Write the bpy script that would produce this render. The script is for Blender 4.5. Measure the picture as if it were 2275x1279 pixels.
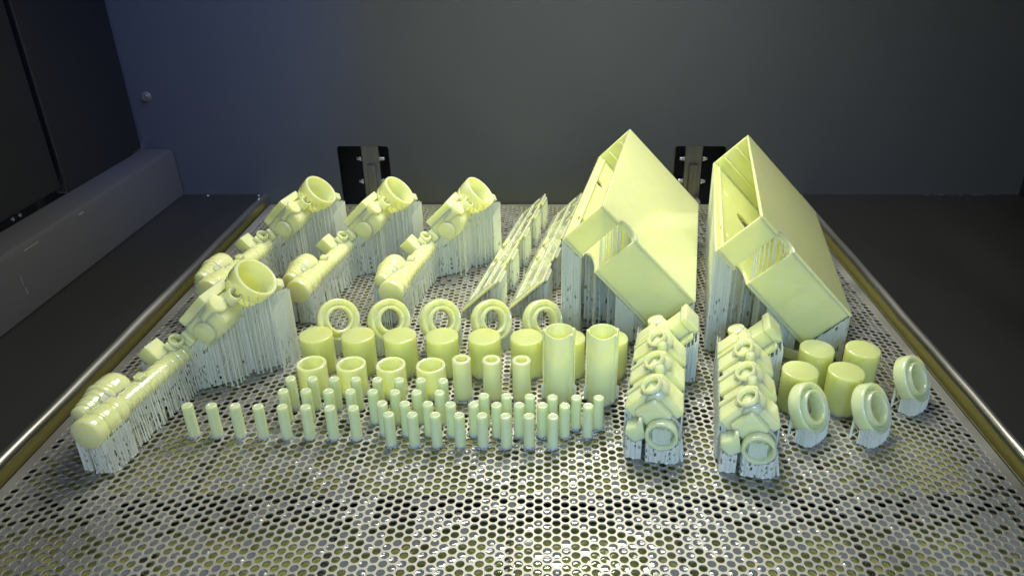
import bpy, bmesh, math, random
import numpy as np
from mathutils import Vector, Matrix

# ---------------------------------------------------------------- scene, camera, world, lamps, exposure
for o in list(bpy.data.objects):
    bpy.data.objects.remove(o)
SC = bpy.context.scene
COL = SC.collection
R = math.radians

cam_data = bpy.data.cameras.new('camera')
cam_data.sensor_width = 36.0
cam_data.lens = 26.43
cam_data.shift_x = -0.0365
cam_data.clip_start = 0.01
cam_data.clip_end = 20.0
cam = bpy.data.objects.new('camera', cam_data)
cam.location = (0, 0, 0.3027)
cam.rotation_euler = (R(90 - 26.69), 0, 0)
COL.objects.link(cam)
SC.camera = cam

world = bpy.data.worlds.new('World')
SC.world = world
world.use_nodes = True
world.node_tree.nodes['Background'].inputs[0].default_value = (0.88, 0.95, 1.0, 1)
world.node_tree.nodes['Background'].inputs[1].default_value = 0.72


def area(name, loc, target, sx, sy, watts, color, spread=180):
    d = bpy.data.lights.new(name, 'AREA')
    d.shape = 'RECTANGLE'
    d.size, d.size_y = sx, sy
    d.energy = watts
    d.color = color
    d.spread = R(spread)
    o = bpy.data.objects.new(name, d)
    o.location = loc
    o.rotation_euler = (Vector(target) - Vector(loc)).to_track_quat('-Z', 'Y').to_euler()
    COL.objects.link(o)
    return o


WARM = (0.98, 0.985, 0.86)
area('lamp_bar_ceiling', (0.0, 0.58, 0.66), (0.0, 0.53, 0.0), 0.38, 0.07, 0.42, WARM, 112)
area('lamp_bar_chamber', (0.0, 0.66, 0.50), (0.0, 0.52, 0.0), 0.36, 0.06, 0.64, WARM, 122)
area('lamp_bar_wall', (0.04, 0.79, 0.54), (0.04, 0.60, 0.0), 0.22, 0.04, 1.36, WARM, 126)
sp = bpy.data.lights.new('lamp_blue_wash', 'SPOT')  # added blue spot that tints the left of the back wall
sp.energy, sp.color, sp.spot_size, sp.spot_blend, sp.shadow_soft_size = 9.0, (0.02, 0.20, 1.0), R(38), 1.0, 0.012
spo = bpy.data.objects.new('lamp_blue_wash', sp)
spo.location = (-0.10, 0.42, 0.62)
spo.rotation_euler = (Vector((-0.400, 0.852, 0.11)) - Vector(spo.location)).to_track_quat('-Z', 'Y').to_euler()
COL.objects.link(spo)
area('lamp_room_front', (0.06, -0.34, 0.40), (0.05, 0.37, 0.0), 0.50, 0.16, 0.27, (0.30, 0.60, 1.0), 46)

SC.view_settings.view_transform = 'Standard'
SC.view_settings.look = 'None'
SC.view_settings.gamma = 1.0
SC.view_settings.exposure = 0.0
SC.view_settings.use_curve_mapping = False
SC.render.engine = 'CYCLES'
SC.cycles.use_denoising = True
SC.cycles.max_bounces = 8
SC.cycles.use_adaptive_sampling = True
SC.cycles.adaptive_threshold = 0.03
SC.cycles.diffuse_bounces = 4
SC.cycles.glossy_bounces = 5
SC.cycles.transmission_bounces = 6
SC.cycles.transparent_max_bounces = 24
SC.cycles.sample_clamp_indirect = 6.0

random.seed(7)
RNG = np.random.default_rng(11)
PSI = R(10.645)
SQ = math.sqrt(0.5)
MM = 0.001
U = Vector((SQ, 0, SQ))        # up and to the right in a part's own frame
W = Vector((-SQ, 0, SQ))       # up and to the left
YV = Vector((0, 1, 0))


# ---------------------------------------------------------------- materials
def nodes_of(name):
    m = bpy.data.materials.new(name)
    m.use_nodes = True
    nt = m.node_tree
    return m, nt, nt.nodes['Principled BSDF']


def noise_color(nt, bsdf, c1, c2, scale, detail=4, lo=0.35, hi=0.65, coord='Object', stretch=(1, 1, 1)):
    tc = nt.nodes.new('ShaderNodeTexCoord')
    mp = nt.nodes.new('ShaderNodeMapping')
    mp.inputs['Scale'].default_value = stretch
    nz = nt.nodes.new('ShaderNodeTexNoise')
    nz.inputs['Scale'].default_value = scale
    nz.inputs['Detail'].default_value = detail
    rp = nt.nodes.new('ShaderNodeValToRGB')
    rp.color_ramp.elements[0].position = lo
    rp.color_ramp.elements[1].position = hi
    rp.color_ramp.elements[0].color = (*c1, 1)
    rp.color_ramp.elements[1].color = (*c2, 1)
    nt.links.new(tc.outputs[coord], mp.inputs[0])
    nt.links.new(mp.outputs[0], nz.inputs['Vector'])
    nt.links.new(nz.outputs['Fac'], rp.inputs[0])
    if bsdf is not None:
        nt.links.new(rp.outputs[0], bsdf.inputs['Base Color'])
    return nz, rp, mp


def map_range(nt, src, a, b, dst):
    mr = nt.nodes.new('ShaderNodeMapRange')
    mr.inputs['To Min'].default_value = a
    mr.inputs['To Max'].default_value = b
    mr.inputs['From Min'].default_value = 0.3
    mr.inputs['From Max'].default_value = 0.7
    nt.links.new(src, mr.inputs['Value'])
    nt.links.new(mr.outputs[0], dst)


def bump(nt, bsdf, scale, strength, dist, stretch=(1, 1, 1), detail=3):
    tc = nt.nodes.new('ShaderNodeTexCoord')
    mp = nt.nodes.new('ShaderNodeMapping')
    mp.inputs['Scale'].default_value = stretch
    nz = nt.nodes.new('ShaderNodeTexNoise')
    nz.inputs['Scale'].default_value = scale
    nz.inputs['Detail'].default_value = detail
    bp = nt.nodes.new('ShaderNodeBump')
    bp.inputs['Strength'].default_value = strength
    bp.inputs['Distance'].default_value = dist
    nt.links.new(tc.outputs['Object'], mp.inputs[0])
    nt.links.new(mp.outputs[0], nz.inputs['Vector'])
    nt.links.new(nz.outputs['Fac'], bp.inputs['Height'])
    nt.links.new(bp.outputs[0], bsdf.inputs['Normal'])


def resin(name, c1, c2, radius, rough, coat=0.35):
    m, nt, b = nodes_of(name)
    noise_color(nt, b, c1, c2, 70.0, 3)
    b.inputs['Subsurface Weight'].default_value = 1.0
    b.inputs['Subsurface Radius'].default_value = (1.0, 0.90, 0.24)
    b.inputs['Subsurface Scale'].default_value = radius
    b.inputs['Roughness'].default_value = rough
    b.inputs['IOR'].default_value = 1.5
    b.inputs['Coat Weight'].default_value = coat
    b.inputs['Coat Roughness'].default_value = 0.06
    bump(nt, b, 500.0, 0.05, 0.0003, (0.35, 0.35, 3.0))
    return m


M_RESIN = resin('cured_resin', (0.89, 0.95, 0.44), (0.915, 0.96, 0.50), 0.0075, 0.13, 1.0)
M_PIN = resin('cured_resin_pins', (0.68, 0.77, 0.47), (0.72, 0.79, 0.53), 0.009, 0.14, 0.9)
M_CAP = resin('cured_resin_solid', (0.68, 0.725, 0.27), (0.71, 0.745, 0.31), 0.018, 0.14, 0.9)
M_TUBE = resin('cured_resin_tube', (0.84, 0.89, 0.46), (0.87, 0.91, 0.52), 0.0025, 0.16, 0.8)
M_BOX = resin('cured_resin_thin_wall', (0.88, 0.93, 0.44), (0.905, 0.945, 0.49), 0.0042, 0.20, 0.5)
M_RESIN_PALE = resin('cured_resin_wet_pins', (0.76, 0.835, 0.45), (0.80, 0.855, 0.51), 0.009, 0.16, 0.8)

m, nt, b = nodes_of('support_resin')
b.inputs['Base Color'].default_value = (0.93, 0.95, 0.88, 1)
b.inputs['Roughness'].default_value = 0.35
tr = nt.nodes.new('ShaderNodeBsdfTranslucent')
tr.inputs['Color'].default_value = (0.94, 0.96, 0.86, 1)
mx = nt.nodes.new('ShaderNodeMixShader')
mx.inputs[0].default_value = 0.36
nt.links.new(b.outputs[0], mx.inputs[1])
nt.links.new(tr.outputs[0], mx.inputs[2])
nt.links.new(mx.outputs[0], nt.nodes['Material Output'].inputs['Surface'])
M_SUP = m

m, nt, b = nodes_of('perforated_steel')
nz, rp, mp = noise_color(nt, b, (0.36, 0.345, 0.31), (0.50, 0.48, 0.425), 14.0, 5)
b.inputs['Metallic'].default_value = 0.92
map_range(nt, nz.outputs['Fac'], 0.50, 0.66, b.inputs['Roughness'])
M_PLATE = m

m, nt, b = nodes_of('liquid_resin')
noise_color(nt, b, (0.54, 0.55, 0.19), (0.62, 0.625, 0.23), 6.0, 3)
b.inputs['Roughness'].default_value = 0.08
b.inputs['Subsurface Weight'].default_value = 1.0
b.inputs['Subsurface Radius'].default_value = (1.0, 1.0, 0.4)
b.inputs['Subsurface Scale'].default_value = 0.012
M_VAT = m

m, nt, b = nodes_of('wet_resin_film')
b.inputs['Base Color'].default_value = (0.17, 0.17, 0.165, 1)  # grey of the reflected wall is put into the base colour
b.inputs['Metallic'].default_value = 0.0
b.inputs['Roughness'].default_value = 0.06
b.inputs['IOR'].default_value = 1.5
b.inputs['Coat Weight'].default_value = 1.0
b.inputs['Coat Roughness'].default_value = 0.02
M_FILM = m

m, nt, b = nodes_of('grey_painted_wall')
noise_color(nt, b, (0.072, 0.076, 0.087), (0.082, 0.086, 0.098), 3.0, 6)
b.inputs['Roughness'].default_value = 0.46
bump(nt, b, 700.0, 0.05, 0.0003)
M_WALL = m

m, nt, b = nodes_of('dark_brushed_deck')
nz, rp, mp = noise_color(nt, b, (0.038, 0.037, 0.036), (0.066, 0.064, 0.061), 5.0, 8, stretch=(1, 0.25, 1))
b.inputs['Metallic'].default_value = 0.55
map_range(nt, nz.outputs['Fac'], 0.30, 0.44, b.inputs['Roughness'])
bump(nt, b, 300.0, 0.06, 0.0003, (1, 0.05, 1))
M_DECK = m

m, nt, b = nodes_of('worn_steel_rim')
nz, rp, mp = noise_color(nt, b, (0.36, 0.34, 0.31), (0.55, 0.52, 0.48), 16.0, 6, stretch=(1, 0.2, 1))
b.inputs['Metallic'].default_value = 0.9
map_range(nt, nz.outputs['Fac'], 0.25, 0.42, b.inputs['Roughness'])
M_RIM = m

m, nt, b = nodes_of('yellow_tinted_steel')
nz, rp, mp = noise_color(nt, b, (0.20, 0.18, 0.085), (0.34, 0.30, 0.14), 12.0, 6, stretch=(1, 0.2, 2))  # yellow reflection of the liquid resin on the tank sides, put into the colour
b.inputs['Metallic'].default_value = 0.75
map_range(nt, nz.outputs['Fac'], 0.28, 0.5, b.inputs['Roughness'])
M_YELLOWED = m

m, nt, b = nodes_of('grey_powder_coat')
noise_color(nt, b, (0.058, 0.057, 0.063), (0.069, 0.068, 0.075), 4.0, 6)
b.inputs['Roughness'].default_value = 0.72
bump(nt, b, 900.0, 0.05, 0.0003)
M_SILL = m

m, nt, b = nodes_of('charcoal_panel')
noise_color(nt, b, (0.009, 0.009, 0.011), (0.012, 0.012, 0.0145), 4.0, 6)
b.inputs['Roughness'].default_value = 0.5
M_PANEL = m

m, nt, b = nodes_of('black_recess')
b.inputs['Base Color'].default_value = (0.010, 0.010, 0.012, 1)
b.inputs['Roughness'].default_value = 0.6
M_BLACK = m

m, nt, b = nodes_of('bracket_steel')
nz, rp, mp = noise_color(nt, b, (0.20, 0.19, 0.18), (0.34, 0.33, 0.31), 60.0, 5, stretch=(1, 1, 0.15))
b.inputs['Metallic'].default_value = 0.6
map_range(nt, nz.outputs['Fac'], 0.3, 0.5, b.inputs['Roughness'])
M_BRACKET = m

m, nt, b = nodes_of('bare_scratch')
b.inputs['Base Color'].default_value = (0.24, 0.24, 0.25, 1)
M_SCRATCH = m

m, nt, b = nodes_of('shaded_frame_steel')
b.inputs['Base Color'].default_value = (0.035, 0.028, 0.022, 1)  # near-black: the shadow under the sheet is put into this colour
b.inputs['Metallic'].default_value = 0.3
b.inputs['Roughness'].default_value = 0.35
M_BAR = m

m, nt, b = nodes_of('bright_screw_steel')
b.inputs['Base Color'].default_value = (0.62, 0.62, 0.63, 1)
b.inputs['Metallic'].default_value = 1.0
b.inputs['Roughness'].default_value = 0.22
M_BOLT = m


# ---------------------------------------------------------------- mesh helpers
class MB:
    """collects shapes, all lengths in metres"""

    def __init__(self):
        self.v, self.f = [], []

    def add(self, vs, fs):
        k = len(self.v)
        self.v += [tuple(p) for p in vs]
        self.f += [tuple(i + k for i in q) for q in fs]
        return self

    def box(self, c, half, ax=None):
        c = Vector(c)
        X, Y, Z = ax if ax else (Vector((1, 0, 0)), Vector((0, 1, 0)), Vector((0, 0, 1)))
        hx, hy, hz = half
        vs = [c + X * (sx * hx) + Y * (sy * hy) + Z * (sz * hz) for sz in (-1, 1) for sy in (-1, 1) for sx in (-1, 1)]
        fs = [(0, 2, 3, 1), (4, 5, 7, 6), (0, 1, 5, 4), (2, 6, 7, 3), (0, 4, 6, 2), (1, 3, 7, 5)]
        if X.cross(Y).dot(Z) < 0:
            fs = [f[::-1] for f in fs]
        return self.add(vs, fs)

    def lathe(self, prof, org=(0, 0, 0), axis=(0, 0, 1), seg=40, closed=False):
        a = Vector(axis).normalized()
        t = Vector((1, 0, 0)) if abs(a.x) < 0.9 else Vector((0, 1, 0))
        e1 = (t - a * t.dot(a)).normalized()
        e2 = a.cross(e1)
        org = Vector(org)
        vs, fs, idx = [], [], []
        for r, h in prof:
            if r < 1e-7:
                idx.append([len(vs)])
                vs.append(org + a * h)
            else:
                idx.append(list(range(len(vs), len(vs) + seg)))
                for k in range(seg):
                    th = 2 * math.pi * k / seg
                    vs.append(org + a * h + (e1 * math.cos(th) + e2 * math.sin(th)) * r)
        pairs = list(zip(idx[:-1], idx[1:]))
        if closed:
            pairs.append((idx[-1], idx[0]))
        for A, B in pairs:
            for k in range(seg):
                n = (k + 1) % seg
                if len(A) == 1 and len(B) == 1:
                    continue
                if len(A) == 1:
                    fs.append((A[0], B[n], B[k]))
                elif len(B) == 1:
                    fs.append((A[k], A[n], B[0]))
                else:
                    fs.append((A[k], A[n], B[n], B[k]))
        return self.add(vs, fs)

    def bar(self, p, q, r0, r1=None, n=4):
        p, q = Vector(p), Vector(q)
        r1 = r0 if r1 is None else r1
        a = (q - p).normalized()
        t = Vector((1, 0, 0)) if abs(a.x) < 0.9 else Vector((0, 1, 0))
        e1 = (t - a * t.dot(a)).normalized()
        e2 = a.cross(e1)
        vs = []
        for c, r in ((p, r0), (q, r1)):
            for k in range(n):
                th = 2 * math.pi * (k + 0.5) / n
                vs.append(c + (e1 * math.cos(th) + e2 * math.sin(th)) * r)
        fs = [(k, (k + 1) % n, n + (k + 1) % n, n + k) for k in range(n)]
        fs.append(tuple(range(n - 1, -1, -1)))
        fs.append(tuple(range(n, 2 * n)))
        return self.add(vs, fs)

    def prism(self, poly, org, ex, ey, ez, depth):
        """poly in (ex, ey), pushed along ez by depth"""
        org, ex, ey, ez = Vector(org), Vector(ex), Vector(ey), Vector(ez)
        n = len(poly)
        vs = [org + ex * x + ey * y for x, y in poly] + [org + ex * x + ey * y + ez * depth for x, y in poly]
        fs = [tuple(range(n - 1, -1, -1)), tuple(range(n, 2 * n))]
        fs += [(k, (k + 1) % n, n + (k + 1) % n, n + k) for k in range(n)]
        if ex.cross(ey).dot(ez) * depth < 0:
            fs = [f[::-1] for f in fs]
        return self.add(vs, fs)

    def mesh(self, name, smooth=True, angle=34):
        me = bpy.data.meshes.new(name)
        me.from_pydata(self.v, [], self.f)
        me.validate()
        if smooth:
            me.polygons.foreach_set('use_smooth', [True] * len(me.polygons))
            me.set_sharp_from_angle(angle=R(angle))
        me.update()
        return me

    def build(self, name, mat, parent=None, smooth=True, angle=34, bev=0.0, seg=2):
        me = self.mesh(name, smooth, angle)
        me.materials.append(mat)
        o = bpy.data.objects.new(name, me)
        COL.objects.link(o)
        o.parent = parent
        if bev:
            b = o.modifiers.new('bevel', 'BEVEL')
            b.width = bev
            b.segments = seg
            b.limit_method = 'ANGLE'
            b.angle_limit = R(32)
        return o


def slab(outer, holes, thick, org, ex, ey, name, mat, parent, bev=0.0):
    """flat plate with holes: outline in (ex, ey), thickness along ex x ey from org"""
    cu = bpy.data.curves.new('outline', 'CURVE')
    cu.dimensions = '2D'
    cu.fill_mode = 'BOTH'
    cu.extrude = thick / 2
    for ring in [outer] + holes:
        s = cu.splines.new('POLY')
        s.points.add(len(ring) - 1)
        for i, (x, y) in enumerate(ring):
            s.points[i].co = (x, y, 0, 1)
        s.use_cyclic_u = True
    co = bpy.data.objects.new('outline', cu)
    COL.objects.link(co)
    dg = bpy.context.evaluated_depsgraph_get()
    me = bpy.data.meshes.new_from_object(co.evaluated_get(dg))
    bpy.data.objects.remove(co)
    bpy.data.curves.remove(cu)
    ex, ey = Vector(ex), Vector(ey)
    ez = ex.cross(ey)
    o3 = Vector(org) + ez * (thick / 2)
    T = Matrix(((ex.x, ey.x, ez.x, o3.x), (ex.y, ey.y, ez.y, o3.y), (ex.z, ey.z, ez.z, o3.z), (0, 0, 0, 1)))
    bm = bmesh.new()
    bm.from_mesh(me)
    bmesh.ops.remove_doubles(bm, verts=bm.verts, dist=1e-6)
    bmesh.ops.transform(bm, matrix=T, verts=bm.verts)
    bmesh.ops.recalc_face_normals(bm, faces=bm.faces)
    bm.to_mesh(me)
    bm.free()
    me.name = name
    me.materials.clear()
    me.materials.append(mat)
    me.polygons.foreach_set('use_smooth', [True] * len(me.polygons))
    me.set_sharp_from_angle(angle=R(34))
    o = bpy.data.objects.new(name, me)
    COL.objects.link(o)
    o.parent = parent
    if bev:
        b = o.modifiers.new('bevel', 'BEVEL')
        b.width = bev
        b.segments = 2
        b.limit_method = 'ANGLE'
        b.angle_limit = R(40)
    return o


def circle(cx, cy, rx, ry=None, n=24, rot=0.0):
    ry = rx if ry is None else ry
    out = []
    for k in range(n):
        t = 2 * math.pi * k / n
        x, y = rx * math.cos(t), ry * math.sin(t)
        out.append((cx + x * math.cos(rot) - y * math.sin(rot), cy + x * math.sin(rot) + y * math.cos(rot)))
    return out


def empty(name, loc, rz=0.0):
    o = bpy.data.objects.new(name, None)
    o.empty_display_size = 0.01
    o.location = loc
    o.rotation_euler = (0, 0, rz)
    COL.objects.link(o)
    return o


def tag(o, label=None, cat=None, group=None, kind=None):
    if label:
        o['label'] = label
    if cat:
        o['category'] = cat
    if group:
        o['group'] = group
    if kind:
        o['kind'] = kind
    return o


def copy_tree(src, parent=None):
    c = src.copy()
    COL.objects.link(c)
    c.parent = parent
    for ch in list(src.children):
        copy_tree(ch, c)
    return c


Z0 = 0.0002


def struts(mb, pts, r=0.00038, tip=0.00022, brace=0.25, brace_h=0.016, base=True):
    """upright support needles to the given (x, y, top); neighbours are braced near the plate"""
    for x, y, zt in pts:
        if zt < 0.0012:
            continue
        jx, jy = random.gauss(0, 0.00012), random.gauss(0, 0.00012)
        mb.bar((x + jx, y + jy, Z0), (x, y, zt), r * random.uniform(0.95, 1.45), tip * 1.2)
        if base and random.random() < 0.5:
            mb.bar((x + jx, y + jy, Z0), (x + jx, y + jy, Z0 + 0.0008), r * 2.6, r * 1.3, 5)
    n = len(pts)
    if n < 4:
        return
    arr = np.array(pts)
    for i in list(range(n)) + (list(range(n)) if brace > 1 else []):
        if random.random() > brace:
            continue
        d = np.hypot(arr[:, 0] - arr[i, 0], arr[:, 1] - arr[i, 1])
        near = [j for j in np.argsort(d)[1:7] if d[j] < 0.007]
        if not near:
            continue
        j = random.choice(near)
        h = min(pts[i][2], pts[j][2], brace_h)
        z1, z2 = sorted((random.uniform(Z0, h), random.uniform(Z0, h)))
        mb.bar((pts[i][0], pts[i][1], z1), (pts[j][0], pts[j][1], z2), r * 0.75, r * 0.75, 3)


def curtain(mb, path, pitch=0.0010, amp=0.00032, lace=0.12, lace_h=0.45, row=0.0030, ragged=0.0006):
    """corrugated, perforated support wall along a path of (x, y, top)"""
    pts = []
    for (x0, y0, z0), (x1, y1, z1) in zip(path[:-1], path[1:]):
        d = math.hypot(x1 - x0, y1 - y0)
        n = max(1, int(d / pitch))
        nx, ny = -(y1 - y0) / max(d, 1e-9), (x1 - x0) / max(d, 1e-9)
        for k in range(n):
            f = k / n
            a = amp * (1 if len(pts) % 2 else -1) * random.uniform(0.5, 1.4)
            pts.append((x0 + (x1 - x0) * f + nx * a, y0 + (y1 - y0) * f + ny * a, max(z0 + (z1 - z0) * f + random.uniform(-ragged, ragged), 0.001)))
    x1, y1, z1 = path[-1]
    pts.append((x1, y1, z1))
    zmax = max(p[2] for p in pts)
    nr = max(2, int(zmax / row))
    vs, fs = [], []
    for x, y, zt in pts:
        dx, dy = random.gauss(0, 0.00016), random.gauss(0, 0.00016)
        for r_ in range(nr + 1):
            f = r_ / nr
            vs.append((x + dx * (1 - f), y + dy * (1 - f), Z0 + (zt - Z0) * f))
    for i in range(len(pts) - 1):
        for r_ in range(nr):
            f = (r_ + 0.5) / nr
            p = lace * (0.75 if f < lace_h else 0.12)
            if random.random() < p:
                continue
            a = i * (nr + 1) + r_
            fs.append((a, a + nr + 1, a + nr + 2, a + 1))
    mb.add(vs, fs)


def grid(x0, x1, y0, y1, sx, sy, top, keep=None, jit=0.15):
    out = []
    ny = max(1, int(round((y1 - y0) / sy)))
    nx = max(1, int(round((x1 - x0) / sx)))
    for j in range(ny + 1):
        for i in range(nx + 1):
            x = x0 + (x1 - x0) * i / nx + random.uniform(-jit, jit) * sx
            y = y0 + (y1 - y0) * j / ny + random.uniform(-jit, jit) * sy
            if keep and not keep(x, y):
                continue
            t = top(x, y) if callable(top) else top
            if t:
                out.append((x, y, t))
    return out


# ---------------------------------------------------------------- the setting
WALL_Y = 0.850


def struct(o, name_label=None):
    o['kind'] = 'structure'
    return o


# back wall with two lift openings, as panels butted round the openings
SLOTS = [(-0.2463, -0.1864), (0.1450, 0.2050)]
SLOT_Z = 0.0585
mb = MB()
xs = [-0.75, SLOTS[0][0], SLOTS[0][1], SLOTS[1][0], SLOTS[1][1], 0.75]
slot_poly = []


def rounded_slot(x0, x1, z0, z1, r=0.004):
    p = [(x0, z0), (x1, z0)]
    for k in range(5):
        t = k / 4 * math.pi / 2
        p.append((x1 - r + r * math.cos(t), z1 - r + r * math.sin(t)))
    for k in range(5):
        t = math.pi / 2 + k / 4 * math.pi / 2
        p.append((x0 + r + r * math.cos(t), z1 - r + r * math.sin(t)))
    return p


wall = slab([(-0.75, -0.12), (0.75, -0.12), (0.75, 1.0), (-0.75, 1.0)],
            [rounded_slot(a, b_, -0.09, SLOT_Z) for a, b_ in SLOTS], 0.003,
            (0, WALL_Y + 0.003, 0), (1, 0, 0), (0, 0, 1), 'back_wall', M_WALL, None)
struct(wall)
# dark box behind each opening
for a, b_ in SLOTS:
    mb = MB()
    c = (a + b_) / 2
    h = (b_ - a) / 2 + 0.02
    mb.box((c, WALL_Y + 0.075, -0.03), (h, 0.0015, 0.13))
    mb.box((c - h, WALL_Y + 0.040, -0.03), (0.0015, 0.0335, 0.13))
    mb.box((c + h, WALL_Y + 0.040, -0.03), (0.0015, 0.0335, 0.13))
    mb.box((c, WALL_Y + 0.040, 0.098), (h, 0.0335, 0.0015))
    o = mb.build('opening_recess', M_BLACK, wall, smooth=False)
# wall bolt
mb = MB()
mb.lathe([(0.0, 0.0045), (0.0018, 0.0045), (0.0020, 0.0022), (0.0021, 0.0050), (0.0034, 0.0050), (0.0038, 0.0044), (0.0038, 0.0012),
          (0.0052, 0.0012), (0.0055, 0.0008), (0.0055, 0.0)], (-0.452, WALL_Y, 0.1155), (0, -1, 0), 24)
mb.build('wall_bolt', M_BRACKET, wall)

# chamber ceiling and right wall, out of the picture but part of the room's light
mb = MB()
mb.box((0.0, 0.45, 0.92), (0.75, 0.45, 0.004))
struct(mb.build('ceiling', M_WALL, None, smooth=False))
mb = MB()
mb.box((0.5625, 0.42, 0.40), (0.004, 0.429, 0.42))
struct(mb.build('wall_right', M_PANEL, None, smooth=False))

# decks either side of the tank and their rolled rims
RIM_L, RIM_R = -0.3365, 0.2942
DECK_Z = 0.0004


def deck(name, x0, x1):
    mb = MB()
    mb.box(((x0 + x1) / 2, 0.405, DECK_Z - 0.001), (abs(x1 - x0) / 2, 0.444, 0.001))
    return struct(mb.build(name, M_DECK, None, smooth=False))


deckl = deck('deck_left', -0.468, RIM_L - 0.0052)
deckr = deck('deck_right', RIM_R + 0.0052, 0.5582)


def rim(parent, x, side):
    """rolled edge: quarter round from the deck down into the tank, then the inner wall"""
    mb = MB()
    prof = []
    for k in range(9):
        t = k / 8 * math.pi / 2
        prof.append((x + side * (0.005 - 0.005 * math.sin(t)), 0.0006 - 0.005 + 0.005 * math.cos(t)))
    prof = [(px, pz) for px, pz in prof]
    ys = np.linspace(-0.04, WALL_Y - 0.0005, 40)
    vs, fs = [], []
    for y in ys:
        wob = 0.0003 * math.sin(y * 31) + 0.0002 * math.sin(y * 77)
        for px, pz in prof:
            vs.append((px + wob, y, pz))
    n = len(prof)
    for j in range(len(ys) - 1):
        for i in range(n - 1):
            a = j * n + i
            q = (a, a + 1, a + n + 1, a + n)
            fs.append(q if side > 0 else q[::-1])
    mb.add(vs, fs)
    mb.build('rim', M_RIM, parent, angle=80)
    mb = MB()
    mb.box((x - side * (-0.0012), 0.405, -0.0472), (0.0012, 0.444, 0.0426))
    mb.build('tank_side', M_YELLOWED, parent, smooth=False)


rim(deckl, RIM_L, -1)
rim(deckr, RIM_R, 1)
# a few screws and scratches on the decks
for x, y in ((-0.405, 0.846), (-0.345, 0.846), (-0.341, 0.835)):
    mb = MB()
    mb.lathe([(0.0, 0.0016), (0.0014, 0.0015), (0.0024, 0.0008), (0.0026, 0.0)], (x, y, DECK_Z), (0, 0, 1), 14)
    mb.build('deck_screw', M_BOLT, deckl)
mb = MB()
for k in range(16):
    x = 0.44 + 0.11 * random.random()
    mb.box((x, 0.8455 + random.uniform(-0.002, 0.002), DECK_Z + 0.0004), (random.uniform(0.001, 0.004), 0.0003, 0.0003))
o = mb.build('resin_crumbs', M_BRACKET, deckr, smooth=False)
o['kind'] = 'stuff'

# liquid resin under the platform
mb = MB()
vs, fs = [], []
mb.box((-0.021, 0.405, -0.0180), (0.3125, 0.443, 0.006))
struct(mb.build('resin_surface', M_VAT, None, smooth=False))

# grey sill along the left and the panelled side wall above it
mb = MB()
prof = [(-0.470, 0.0008), (-0.4338, 0.0008), (-0.4355, 0.0515), (-0.4372, 0.0548), (-0.4400, 0.0562), (-0.470, 0.0562)]
mb.prism(prof, (0, -0.05, 0), (1, 0, 0), (0, 0, 1), (0, 1, 0), 0.8975)
sill = struct(mb.build('sill', M_SILL, None, bev=0.0006))
# pale scratches on the sill
mb = MB()
for (y, z, ly, lz) in ((0.556, 0.030, 0.0003, 0.004), (0.557, 0.020, 0.0003, 0.003), (0.58, 0.0503, 0.010, 0.0003), (0.655, 0.0507, 0.004, 0.0006)):
    x = -0.4338 - (z / 0.0515) * 0.0017 + 0.0002
    mb.box((x, y, z), (0.0002, ly, lz))
mb.build('scratch_marks', M_SCRATCH, sill, smooth=False)['kind'] = 'stuff'

XS = -0.4685
side = MB()
PANEL_END = 0.8235
side.box((XS - 0.006, (0.6955 + PANEL_END) / 2, 0.5285), (0.006, (PANEL_END - 0.6955) / 2, 0.4725))
side_o = struct(side.build('side_panel', M_PANEL, None, smooth=False, bev=0.0012))
mb = MB()
mb.box((XS - 0.006, 0.329, 0.5315), (0.006, 0.358, 0.4675))
mb.build('door_panel', M_PANEL, side_o, smooth=False, bev=0.0012)
mb = MB()
mb.box((XS - 0.030, 0.40, 0.52), (0.004, 0.4485, 0.49))
mb.build('panel_backing', M_BLACK, side_o, smooth=False)
mb = MB()
mb.box((XS - 0.0135, 0.8365, 0.528), (0.0105, 0.0115, 0.4705))
mb.build('corner_gap_filler', M_BLACK, side_o, smooth=False)  # black filler added so the shaded gap by the wall reads dark
mb = MB()
for y in (0.618, 0.628):
    mb.lathe([(0.0, 0.0016), (0.0012, 0.0015), (0.0018, 0.0)], (XS - 0.004, y, 0.0600), (1, 0, 0.4), 10)
mb.build('latch_screws', M_BOLT, side_o)

# ---------------------------------------------------------------- the perforated platform
plat = empty('build_platform', (-0.0212, 0.51, 0))
tag(plat, 'perforated steel build platform carrying all the yellow printed parts', 'platform')
P_INV = plat.matrix_world
PX0, PX1, PY0, PY1 = -0.3212, 0.2788, 0.2146, 0.8146
PITCH, HR = 0.0058, 0.00226
DX = PITCH * math.sqrt(3) / 2
ncol = int((PX1 - PX0 - 0.011) / DX)
nrow = int((PY1 - PY0 - 0.011) / PITCH)
gx0 = (PX0 + PX1) / 2 - (ncol - 1) * DX / 2
gy0 = (PY0 + PY1) / 2 - (nrow - 0.5) * PITCH / 2
ii, jj = np.meshgrid(np.arange(ncol), np.arange(nrow), indexing='ij')
cx = (gx0 + ii * DX).ravel()
cy = (gy0 + jj * PITCH + (ii % 2) * PITCH / 2).ravel()
ci = ii.ravel()
N = len(cx)
K = 12
ang = np.arange(K) * (2 * math.pi / K)
Rv = PITCH / math.sqrt(3)
outer = np.array([[Rv * math.cos(a), Rv * math.sin(a)] if k % 2 == 0 else
                  [PITCH / 2 * math.cos(a), PITCH / 2 * math.sin(a)] for k, a in enumerate(ang)])
circ = np.stack([np.cos(ang), np.sin(ang)], 1)
T = 0.0012
rings = []
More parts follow.
